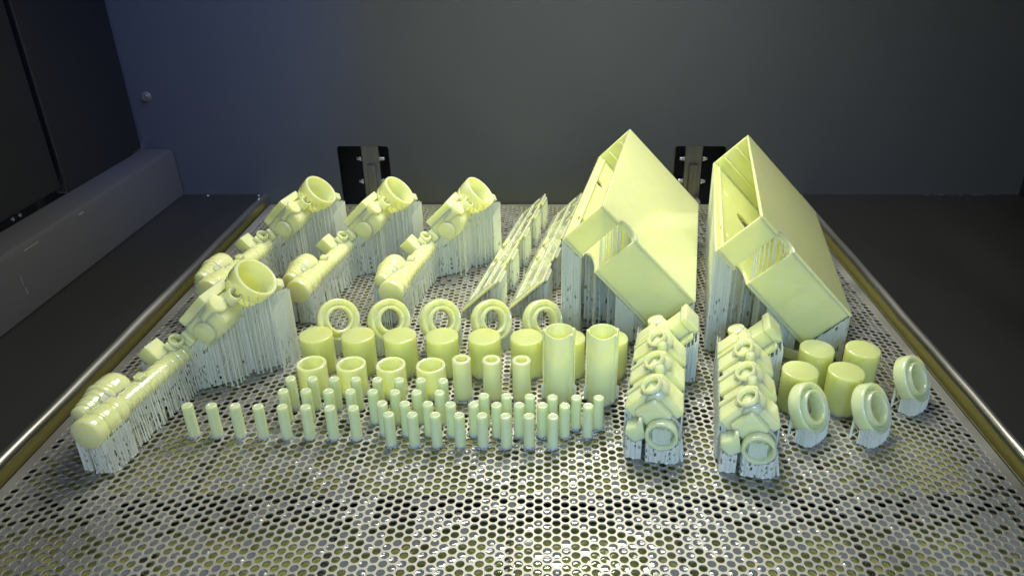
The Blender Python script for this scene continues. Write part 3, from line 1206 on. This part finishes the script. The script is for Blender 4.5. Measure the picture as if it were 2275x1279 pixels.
# ---------------------------------------------------------------- the two lids, rolled on edge
def make_lid():
    t = empty('ribbed_cover', (0, 0, 0), -PSI)
    O3 = Vector((0, 0, 0.0030))
    e1, e2 = YV, U                # along, and up to the right across the lid
    nrm = W                       # face looks up and to the left
    Wd, Th = 0.0424, 0.0020
    # outline with stepped ridge edge
    out = [(0, 0), (0, Wd - 0.004)]
    steps = [0.0, 0.036, 0.042, 0.086, 0.092, 0.140, 0.146, 0.182, 0.188, L1]
    hi = True
    for a, b_ in zip(steps[:-1], steps[1:]):
        v = Wd if hi else Wd - 0.006
        out += [(a, v), (b_, v)]
        hi = not hi
    out += [(L1, 0)]
    clean = []
    for p in out:
        if not clean or (abs(p[0] - clean[-1][0]) + abs(p[1] - clean[-1][1])) > 1e-6:
            clean.append(p)
    ax, ay = e1, e2
    org = O3
    if ax.cross(ay).dot(nrm) < 0:
        clean = [(y, x) for x, y in clean]
        ax, ay = ay, ax
    lp = slab(clean, [], Th, org, ax, ay, 'plate', M_RESIN, t, bev=0.0003)
    # frame ribs and cross ribs on the upper face
    for q, ln in ((0.010, 0.47), (0.027, 0.46)):
        mb = MB()
        mb.box(O3 + e1 * (L1 * 0.5) + e2 * q + nrm * (Th + 0.0006), (L1 * ln, 0.0009, 0.0008), (e1, e2, nrm))
        mb.build('long_rib', M_RESIN, lp, bev=0.0003)
    for a in (0.006, 0.064, 0.118, 0.168, 0.2095):
        mb = MB()
        mb.box(O3 + e1 * a + e2 * (Wd * 0.44) + nrm * (Th + 0.0004), (0.0010, Wd * 0.40, 0.0005), (e1, e2, nrm))
        mb.build('cross_rib', M_RESIN, lp, bev=0.0003)
    # clip tabs standing off the ridge edge and off the face
    for a in (0.018, 0.064, 0.116, 0.164, 0.2016):
        mb = MB()
        mb.box(O3 + e1 * a + e2 * (Wd - 0.0015) + nrm * (-0.0014), (0.0105, 0.0012, 0.0018), (e1, e2, nrm))
        mb.build('clip_tab', M_RESIN, lp, bev=0.0004)
    for a, l in ((0.095, 0.010), (0.124, 0.008)):
        mb = MB()
        mb.box(O3 + e1 * a + e2 * 0.014 + nrm * (Th + 0.0012), (l, 0.0015, 0.0015), (e1, e2, nrm))
        mb.build('face_tab', M_RESIN, lp, bev=0.0004)
    mb = MB()
    pts = []
    for y in np.arange(0.001, L1, 0.0050):
        for x in np.arange(0.002, Wd * SQ, 0.0050):
            pts.append((x, y + random.uniform(-0.0006, 0.0006), 0.0030 + x))
    struts(mb, pts, 0.00036, 0.00025, 0.25, 0.014)
    xr = (Wd - 0.0085) * SQ
    curtain(mb, [(xr, 0.002, 0.0022 + xr), (xr, L1 - 0.003, 0.0022 + xr)], 0.0018, 0.0004, 0.30)
    # full-height curtains under the tabs
    for a in (0.018, 0.064, 0.116, 0.164, 0.2016):
        c = O3 + e1 * a + e2 * (Wd - 0.001) + nrm * (-0.0030)
        curtain(mb, [(c.x - 0.003, a - 0.0100, c.z - 0.004), (c.x + 0.0006, a - 0.0100, c.z - 0.0006), (c.x + 0.0006, a + 0.0100, c.z - 0.0006)], 0.0011, 0.0003, 0.16)
    # fringe of short needles along the front end
    for k in range(26):
        x = 0.0006 + k * 0.00115
        mb.bar((x, -0.0012 - random.random() * 0.0008, Z0), (x, 0.0002, 0.0030 + x * 0.9), 0.00032, 0.0002)
    mb.build('supports', M_SUP, t, smooth=False)['kind'] = 'stuff'
    return t


ld0 = make_lid()
ld0.location = (-0.0725, 0.5500, 0)
tag(ld0, 'left ribbed cover tilted on edge, beside the rightmost pipe manifold', 'cover', 'ribbed covers tilted on edge')
ld1 = copy_tree(ld0)
ld1.location = (-0.0340, 0.5530, 0)
tag(ld1, 'right ribbed cover tilted on edge, partly behind the left box', 'cover', 'ribbed covers tilted on edge')

# ---------------------------------------------------------------- pipe manifolds
def make_manifold():
    t = empty('pipe_manifold', (0, 0, 0), -PSI)
    ZP = 0.0330
    ZL = 0.0282
    ax0 = Vector((0, 0, ZP))

    def at(y, u, w):
        return ax0 + YV * y + U * u + W * w
    # main ribbed pipe
    axp = Vector((-0.0020, 0, ZL))
    prof = [(0, -0.0012), (0.0090, -0.0012), (0.0098, -0.0009), (0.0101, -0.0002), (0.0102, 0.0014), (0.0101, 0.0062), (0.0096, 0.0070), (0.0086, 0.0074), (0.0086, 0.0086),
            (0.0094, 0.0092), (0.0097, 0.0110), (0.0096, 0.0170), (0.0090, 0.0182), (0.0082, 0.0186), (0.0082, 0.0196), (0.0089, 0.0204), (0.0090, 0.0256), (0.0084, 0.0266), (0.0074, 0.0276)]
    y = 0.0285
    while y < 0.086:
        prof += [(0.0069, y), (0.0069, y + 0.0026), (0.0075, y + 0.0031), (0.0075, y + 0.0044), (0.0069, y + 0.0049)]
        y += 0.0062
    prof += [(0.0076, 0.091), (0.0078, 0.098)]
    y = 0.0995
    while y < 0.122:
        prof += [(0.0076, y), (0.0088, y + 0.0014), (0.0088, y + 0.0022), (0.0076, y + 0.0032)]
        y += 0.0036
    prof += [(0.0078, 0.126), (0.0078, 0.158), (0.0070, 0.161), (0.0, 0.161)]
    mb = MB()
    mb.lathe(prof, axp, YV, 40)
    pipe_o = mb.build('main_pipe', M_RESIN, t, angle=32)
    # short stepped cylinder lying along the left of the pipe
    c = Vector((-0.0138, 0.0095, 0.0322))
    mb = MB()
    prof = [(0, 0.0), (0.0054, 0.0), (0.0060, 0.0006), (0.0060, 0.0048), (0.0070, 0.0052), (0.0071, 0.0086), (0.0077, 0.0090), (0.0078, 0.0130), (0.0088, 0.0136),
            (0.0088, 0.0170), (0.0101, 0.0175), (0.0104, 0.0182), (0.0104, 0.0206), (0.0099, 0.0212), (0.0103, 0.0226), (0.0104, 0.0310), (0.0099, 0.0340), (0.0086, 0.0362), (0.0060, 0.0374), (0.0, 0.0378)]
    mb.lathe(prof, c, YV, 40)
    mb.build('side_cylinder', M_RESIN, t, angle=46)
    mb = MB()
    mb.box(Vector((-0.0080, 0.030, 0.0345)), (0.0035, 0.009, 0.0030), (U, YV, W))
    mb.build('link_web', M_RESIN, t, bev=0.0008)
    mb = MB()
    mb.box(Vector((-0.0020, 0.0500, 0.0362)), (0.0030, 0.0028, 0.0018))
    mb.build('pipe_lug', M_RESIN, pipe_o, bev=0.0006)
    # small square head on the left and an open boss beside it
    mb = MB()
    mb.box(Vector((-0.0128, 0.0790, 0.0352)), (0.0056, 0.0066, 0.0066), (U, YV, W))
    mb.build('square_block', M_RESIN, t, bev=0.0006)
    mb = MB()
    mb.lathe([(0.0052, -0.004), (0.0052, 0.0086), (0.0049, 0.0091), (0.0036, 0.0091), (0.0033, 0.0087), (0.0033, 0.001), (0, 0.001)], Vector((-0.0055, 0.0905, 0.0335)), (U * 0.9 + W * 0.35 - YV * 0.15), 28)
    mb.build('open_boss', M_RESIN, pipe_o)
    mb = MB()
    mb.box(Vector((-0.0062, 0.0868, 0.0352)), (0.0050, 0.0042, 0.0042), (U, YV, W))
    mb.build('boss_block', M_RESIN, pipe_o, bev=0.0008)
    mb = MB()
    mb.box(Vector((0.0010, 0.0985, 0.0375)), (0.0050, 0.0055, 0.0055), (U, YV, W))
    mb.build('neck_block', M_RESIN, t, bev=0.0010)
    # branch rising to the large cup
    YM = 0.1330
    mb = MB()
    prof = [(0.0115, 0.010), (0.0120, 0.0270), (0.0134, 0.0285), (0.0148, 0.0300), (0.0148, 0.0392), (0.0153, 0.0400), (0.0153, 0.0412), (0.0147, 0.0418), (0.0147, 0.0428), (0.0156, 0.0434),
            (0.0161, 0.0444), (0.0162, 0.0530), (0.0159, 0.0540), (0.0153, 0.0545), (0.0140, 0.0543), (0.0136, 0.0536), (0.0135, 0.0330), (0.0128, 0.0310), (0, 0.0305)]
    mb.lathe(prof, ax0 + YV * YM, U, 64)
    cup_o = mb.build('large_cup', M_RESIN, t, angle=40)
    mb = MB()
    cc = ax0 + YV * YM + U * 0.0500
    dv = (YV * 0.72 - W * 0.69).normalized()
    tv = U.cross(dv)
    mb.box(cc + dv * 0.0192, (0.0030, 0.0030, 0.0034), (U, dv, tv))
    mb.build('rim_tab', M_RESIN, cup_o, bev=0.0004)
    mb = MB()
    mb.box(cc + dv * 0.0186 - U * 0.0072, (0.0026, 0.0026, 0.0040), (U, dv, tv))
    mb.build('lower_tab', M_RESIN, cup_o, bev=0.0004)
    # body, flange, small cup and bosses in front of the cup
    mb = MB()
    mb.prism([(0.006, -0.010), (0.010, -0.0125), (0.030, -0.0130), (0.037, -0.0080), (0.0395, 0.002), (0.036, 0.0095), (0.007, 0.0095)], ax0 + YV * 0.0970, U, W, YV, 0.032)
    vb_o = mb.build('valve_body', M_RESIN, t, bev=0.0022, seg=3)
    mb = MB()
    mb.box(at(0.1115, 0.0240, 0.0124), (0.0148, 0.0140, 0.0034), (U, YV, W))
    mb.build('flange_plate', M_RESIN, vb_o, bev=0.0008)
    mb = MB()
    mb.box(at(0.1150, 0.0345, 0.0148), (0.0030, 0.0090, 0.0012), (U, YV, W))
    mb.build('flange_step', M_RESIN, vb_o, bev=0.0004)
    mb = MB()
    mb.lathe([(0.0052, 0), (0.0052, 0.0120), (0.0049, 0.0125), (0.0038, 0.0125), (0.0035, 0.0121), (0.0035, 0.004), (0, 0.004)], at(0.1140, 0.0345, 0.0010), U, 30)
    mb.build('small_cup', M_RESIN, vb_o)
    mb = MB()
    mb.lathe([(0.0066, 0), (0.0066, 0.0150), (0.0061, 0.0160), (0.0, 0.0163)], at(0.1030, 0.0250, 0.0040), U, 32)
    mb.build('round_boss', M_RESIN, vb_o)
    mb = MB()
    mb.lathe([(0.0, -0.0030), (0.0070, -0.0030), (0.0078, -0.0024), (0.0080, -0.0014), (0.0080, 0.022)], at(0.0975, 0.0190, -0.0030), YV, 36)
    mb.build('front_chamber', M_RESIN, t, angle=60)

    # supports
    def pipe_under(x, y, r=0.0073, x0=-0.0020, zc=ZL):
        d = x - x0
        return zc - math.sqrt(max(r * r - d * d, 0)) + 0.0002 if abs(d) < r else None
    mb = MB()
    pts = grid(-0.0085, 0.0030, 0.026, 0.094, 0.0048, 0.0034, lambda x, y: pipe_under(x, y), jit=0.15)
    pts += grid(-0.0090, 0.0050, 0.098, 0.160, 0.0048, 0.0036, lambda x, y: pipe_under(x, y), jit=0.12)
    struts(mb, pts, 0.00050, 0.00026, 0.9, 0.012)
    # outward-leaning needles along the visible side of the pipe
    for y in np.arange(0.020, 0.096, 0.0022):
        lean = random.uniform(0.0, 0.0030)
        mb.bar((0.0040 + lean, y + random.uniform(-0.0012, 0.0012), Z0), (0.0046, y, ZL - 0.0020), 0.00052, 0.0002)
    # lacy pads under the front end
    pts = grid(-0.0030, 0.0078, 0.0005, 0.0205, 0.0020, 0.0021, lambda x, y: pipe_under(x, y, 0.0100), jit=0.3)
    struts(mb, pts, 0.00046, 0.0003, 1.8, 0.020)
    pts = grid(-0.0125, -0.0060, 0.0005, 0.0080, 0.0021, 0.0021, lambda x, y: pipe_under(x, y, 0.0106), jit=0.3)
    struts(mb, pts, 0.00046, 0.0003, 1.8, 0.020)
    pts = grid(-0.0225, -0.0085, 0.010, 0.046, 0.0030, 0.0030, lambda x, y: pipe_under(x, y, 0.0100 if y > 0.027 else 0.0066, -0.0138, 0.0322), jit=0.2)
    struts(mb, pts, 0.00042, 0.0003, 0.9, 0.018)
    pts = grid(-0.0200, -0.0065, 0.074, 0.086, 0.003, 0.003, lambda x, y: 0.0352 - 0.0085 + abs(x + 0.0128) * 0.9, jit=0.15)
    struts(mb, pts, 0.00042, 0.0003, 0.6, 0.018)

    # tower curtain: stadium under the branch and cup plus the body block
    def tower(x, y):
        dy = abs(y - YM)
        best = None
        if dy < 0.0160 and 0.004 < x < 0.054:
            rad = 0.0118 if x < 0.026 else 0.0158
            if dy < rad:
                s_ = math.sqrt(rad * rad - dy * dy)
                best = ZP + x - s_ / SQ
                if x > 0.0380 + s_ * SQ:
                    best = None
        if 0.0965 < y < 0.128 and 0.002 < x < 0.033:
            z2 = ZP + 0.001 + max(x - 0.004, 0) * 0.85
            best = z2 if best is None else min(best, z2)
        if best is None and 0.020 < x < 0.052 and y > 0.1035 + (x - 0.022) * 1.30 and y < YM:
            best = ZP + x - 0.010
        if best is None:
            return None
        return max(best, 0.018)
    pts = grid(0.002, 0.0535, 0.0945, 0.1490, 0.0046, 0.0046, tower, jit=0.2)
    struts(mb, pts, 0.00046, 0.0003, 0.6, 0.024)
    # lacy outer skin of the curtain along the visible front and right sides
    skin = []
    path = [(0.0030, 0.0900), (0.0110, 0.0940), (0.0215, 0.1030), (0.0330, 0.1205), (0.0430, 0.1290), (0.0490, 0.1370), (0.0510, 0.1480)]
    tops = [0.0300, 0.0400, 0.0480, 0.0520, 0.0560, 0.0580, 0.0560]
    for k in range(84):
        f = k / 83 * (len(path) - 1)
        a = min(int(f), len(path) - 2)
        g = f - a
        skin.append((path[a][0] * (1 - g) + path[a + 1][0] * g, path[a][1] * (1 - g) + path[a + 1][1] * g, tops[a] * (1 - g) + tops[a + 1] * g))
    curtain(mb, skin, 0.0011, 0.0004, 0.16)
    for x, y, zt in skin[::5]:
        mb.bar((x + random.gauss(0, 0.0004), y - 0.0006, Z0), (x + random.gauss(0, 0.0003), y - 0.0005, zt), 0.00050, 0.0003)
    curtain(mb, [(0.0042, 0.020, ZL - 0.003), (0.0046, 0.060, ZL - 0.003), (0.0046, 0.092, ZL - 0.002)], 0.0013, 0.0005, 0.42, 0.7, 0.0024)
    front = [(-0.0040, 0.0215, 0.022), (-0.0036, 0.0006, 0.0215), (0.0080, 0.0006, 0.0240), (0.0084, 0.0215, 0.0240)]
    curtain(mb, front, 0.0012, 0.0004, 0.24, 0.8, 0.0024)
    curtain(mb, [(-0.0135, 0.0090, 0.025), (-0.0130, 0.0004, 0.0250), (-0.0062, 0.0004, 0.0200)], 0.0012, 0.0004, 0.26, 0.8, 0.0024)
    curtain(mb, [(-0.0215, 0.046, 0.026), (-0.0215, 0.010, 0.026), (-0.0090, 0.010, 0.0255)], 0.0014, 0.0004, 0.22)
    curtain(mb, [(-0.0190, 0.0725, 0.031), (-0.0070, 0.0725, 0.027), (-0.0065, 0.0860, 0.027)], 0.0014, 0.0004, 0.22)
    curtain(mb, [(0.0512, 0.1240, 0.050), (0.0548, 0.1365, 0.057), (0.0520, 0.1495, 0.055), (0.0420, 0.1510, 0.050)], 0.0012, 0.0003, 0.14)
    for k in range(0):
        f = k / 25
        x, y = 0.0515 + 0.0040 * math.sin(f * 3.1), 0.1240 + 0.0250 * f
        mb.bar((x, y, Z0), (x - 0.0008, y, 0.0460 + 0.0100 * min(1, 2.2 * f) - 0.003 * f), 0.00050, 0.0004)
    mb.build('supports', M_SUP, t, smooth=False)['kind'] = 'stuff'
    return t


mf0 = make_manifold()
mf_spots = [((-0.2690, 0.3545), 'nearest pipe manifold, at far left with the largest cup in view'),
            ((-0.2735, 0.5400), 'pipe manifold at the back left, behind the nearest one'),
            ((-0.2005, 0.5385), 'pipe manifold at the back, middle of the rear three'),
            ((-0.1255, 0.5370), 'pipe manifold at the back, rightmost, beside the ribbed covers')]
for k, ((x, y), lab) in enumerate(mf_spots):
    o = mf0 if k == 0 else copy_tree(mf0)
    o.location = (x, y, 0)
    tag(o, lab, 'manifold', 'pipe manifolds with large cups')

# ---------------------------------------------------------------- valve blocks
def make_block():
    t = empty('valve_block', (0, 0, 0), -PSI)
    ZC = 0.0290
    ax0 = Vector((0, 0, ZC))

    def at(y, u, w):
        return ax0 + YV * y + U * u + W * w
    mb = MB()
    mb.prism([(-0.0085, -0.0085), (0.0085, -0.0085), (0.0085, 0.0085), (-0.0085, 0.0085)], at(-0.006, 0, 0), U, W, YV, 0.106)
    mb.build('spine', M_RESIN, t, bev=0.002, seg=3)
    hexa = [(-0.0128, -0.0095), (-0.0095, -0.0125), (0.0122, -0.0130), (0.0138, -0.0114), (0.0134, 0.0085), (0.0085, 0.0128), (-0.0128, 0.0128)]
    for k, y in enumerate((-0.0010, 0.0270, 0.0555)):
        mb = MB()
        mb.prism(hexa, at(y, 0, 0), U, W, YV, 0.0205)
        hs = mb.build('hex_segment', M_RESIN, t, bev=0.0012, seg=3)
        mb = MB()
        mb.prism([(-0.0110, -0.0085), (0.0062, -0.0085), (0.0078, 0.0050), (0.0045, 0.0110), (-0.0110, 0.0110)], at(y + 0.0203, 0, 0), U, W, YV, 0.0078)
        mb.build('neck', M_RESIN, t, bev=0.001)
        mb = MB()
        mb.lathe([(0.0068, -0.006), (0.0068, 0.0122), (0.0064, 0.0128), (0.0052, 0.0128), (0.0048, 0.0122), (0.0048, 0.003), (0, 0.003)], at(y + 0.0080, 0.0060, 0.0030), (W * 0.9 + U * 0.28 - YV * 0.22), 32)
        mb.build('port_tube', M_RESIN, hs)
        mb = MB()
        mb.lathe([(0.0100, 0.0050), (0.0090, 0.0072), (0.0078, 0.0090), (0.0070, 0.0100), (0.0066, 0.0100)], at(y + 0.0085, 0.0055, 0.0030), (W * 0.9 + U * 0.28 - YV * 0.22), 36)
        mb.build('port_shoulder', M_RESIN, hs, angle=70)
        mb = MB()
        mb.box(at(y + 0.0150, -0.0035, 0.0132), (0.0085, 0.0012, 0.0010), (U, YV, W))
        mb.build('face_rib', M_RESIN, hs, bev=0.0004)
        if k:
            mb = MB()
            mb.lathe([(0.0030, 0), (0.0030, 0.0080), (0.0024, 0.0090), (0, 0.0093)], at(y - 0.0025, 0.0070, 0.0050), (U * 0.9 + W), 18)
            mb.build('knob', M_RESIN, hs)
    # rear bar that runs out to the upper right, its head, body and low dome
    mb = MB()
    mb.box(at(0.0985, 0.0050, -0.0040), (0.0165, 0.0085, 0.0060), (U, YV, W))
    rb_o = mb.build('rear_bar', M_RESIN, t, bev=0.0012, seg=3)
    mb = MB()
    mb.box(at(0.1000, 0.0212, -0.0050), (0.0030, 0.0110, 0.0074), (U, YV, W))
    mb.build('bar_head', M_RESIN, rb_o, bev=0.0012, seg=3)
    mb = MB()
    mb.prism([(-0.0125, -0.0125), (0.0180, -0.0125), (0.0205, -0.0105), (0.0205, -0.0092), (-0.0125, -0.0092)], at(0.0830, 0, 0), U, W, YV, 0.0190)
    mb.build('rear_body', M_RESIN, t, bev=0.001)
    mb = MB()
    mb.lathe([(0.0062, -0.004), (0.0062, 0.0085), (0.0058, 0.0096), (0.0048, 0.0100), (0, 0.0100)], at(0.1000, -0.0020, 0.0020), W + U * 0.5, 32)
    mb.build('rear_dome', M_RESIN, t)
    mb = MB()
    mb.box(at(0.0850, -0.0055, 0.0095), (0.0080, 0.0070, 0.0034), (U, YV, W))
    mb.build('rear_step', M_RESIN, t, bev=0.0014, seg=3)
    # low front ring, hollow, with a web behind its bore and a pointed lug on the left
    mb = MB()
    cr = Vector((0.0058, -0.0125, 0.0190))
    mb.lathe([(0.0080, 0.0004), (0.0083, 0.0), (0.0097, 0.0), (0.0101, 0.0006), (0.0101, 0.0050), (0.0098, 0.0056), (0.0098, 0.0130), (0.0080, 0.0130)], cr, YV, 44, closed=True)
    fr_o = mb.build('front_ring', M_RESIN_PALE, t, angle=45)
    mb = MB()
    mb.lathe([(0, 0.0070), (0.0079, 0.0070), (0.0079, 0.0125), (0, 0.0125)], cr, YV, 36)
    mb.build('ring_web', M_RESIN, fr_o)
    mb = MB()
    mb.lathe([(0.0110, 0.0085), (0.0110, 0.0112), (0.0106, 0.0117), (0.0099, 0.0117), (0.0099, 0.0085)], cr, YV, 44, closed=True)
    mb.build('ring_collar', M_RESIN_PALE, fr_o)
    mb = MB()
    mb.prism([(-0.0165, 0.0175), (-0.0105, 0.0115), (-0.0035, 0.0160), (-0.0052, 0.0215), (-0.0066, 0.0285), (-0.0084, 0.0290), (-0.0098, 0.0240), (-0.0160, 0.0215)], (0, -0.0110, 0), (1, 0, 0), (0, 0, 1), YV, 0.0110)
    mb.build('pointed_lug', M_RESIN_PALE, t, bev=0.0010, seg=3)
    # supports
    mb = MB()
    def under(x, y):
        half = 0.0178 if (y % 0.028) < 0.0195 else 0.0150
        if abs(x) > half:
            return None
        return ZC - half + abs(x) + 0.0006
    pts = grid(-0.0172, 0.0172, 0.0, 0.078, 0.0034, 0.0030, under, jit=0.15)
    struts(mb, pts, 0.00048, 0.0003, 0.6, 0.012)
    pts = grid(-0.0160, 0.0250, 0.0815, 0.1030, 0.0024, 0.0022, lambda x, y: ZC - 0.0172 + abs(x), jit=0.15)
    struts(mb, pts, 0.00056, 0.0004, 0.9, 0.022)
    pts = [(x, y, zt) for x, y, zt in grid(-0.0015, 0.0135, -0.0115, -0.0010, 0.0032, 0.0030, lambda x, y: 0.0190 - math.sqrt(max(0.0100 ** 2 - (x - 0.0058) ** 2, 0)) if abs(x - 0.0058) < 0.0099 else None, jit=0.25)]
    struts(mb, pts, 0.00058, 0.0004, 1.4, 0.010)
    pts = grid(-0.0140, -0.0080, -0.0100, -0.0005, 0.0030, 0.0030, lambda x, y: 0.0122 + abs(x + 0.0105) * 0.6, jit=0.25)
    struts(mb, pts, 0.00058, 0.0004, 1.4, 0.012)
    for k in range(12):      # needles inside the ring's bore
        x = 0.0008 + 0.0009 * k
        q = math.sqrt(max(0.0079 ** 2 - (x - 0.0058) ** 2, 0))
        mb.bar((x, -0.0085, 0.0190 - q), (x, -0.0080, 0.0190 + q * random.uniform(0.1, 0.8)), 0.00044)
    # clump of needles that spreads out beside the ring
    for k in range(40):
        x, y = random.uniform(0.0130, 0.0190), random.uniform(-0.0110, 0.0)
        mb.bar((x + random.uniform(0, 0.0015), y, Z0), (x - 0.001, y + 0.001, random.uniform(0.008, 0.0165)), 0.00055, 0.0003)
    curtain(mb, [(-0.0155, 0.004, 0.016), (-0.0155, -0.0112, 0.0150), (-0.0105, -0.0112, 0.0124), (-0.0062, -0.0112, 0.0140), (-0.0062, -0.0010, 0.0130)], 0.0011, 0.0004, 0.24, 0.8, 0.0022)
    curtain(mb, [(-0.0030, -0.0010, 0.0120), (-0.0030, -0.0125, 0.0150), (0.0010, -0.0128, 0.0105), (0.0058, -0.0128, 0.0092), (0.0110, -0.0128, 0.0108), (0.0160, -0.0120, 0.0140), (0.0176, 0.0, 0.0130)], 0.0011, 0.0004, 0.22, 0.8, 0.0022)
    curtain(mb, [(0.0172, 0.0, ZC - 0.001), (0.0172, 0.0790, ZC - 0.001)], 0.0016, 0.0005, 0.30)
    curtain(mb, [(0.0100, 0.0815, ZC - 0.009), (0.0255, 0.0815, ZC + 0.005), (0.0262, 0.1040, ZC + 0.005)], 0.0012, 0.0004, 0.14)
    curtain(mb, [(-0.0176, 0.1030, ZC), (-0.0176, 0.0005, ZC), (-0.0060, 0.0005, ZC - 0.011)], 0.0013, 0.0004, 0.18)
    # side curtain on the left
    pts = [(-0.0176 + random.uniform(-0.0004, 0.0004), y, ZC) for y in np.arange(0.001, 0.100, 0.0019)]
    struts(mb, pts, 0.00050, 0.0003, 1.2, 0.022)
    mb.build('supports', M_SUP, t, smooth=False)['kind'] = 'stuff'
    return t


vb0 = make_block()
vb0.location = (0.0640, 0.3770, 0)
tag(vb0, 'left of two long faceted valve blocks, beside a tall slotted tube', 'valve block', 'long faceted valve blocks')
vb1 = copy_tree(vb0)
vb1.location = (0.1195, 0.3640, 0)
tag(vb1, 'right of two long faceted valve blocks, beside the plug cluster', 'valve block', 'long faceted valve blocks')
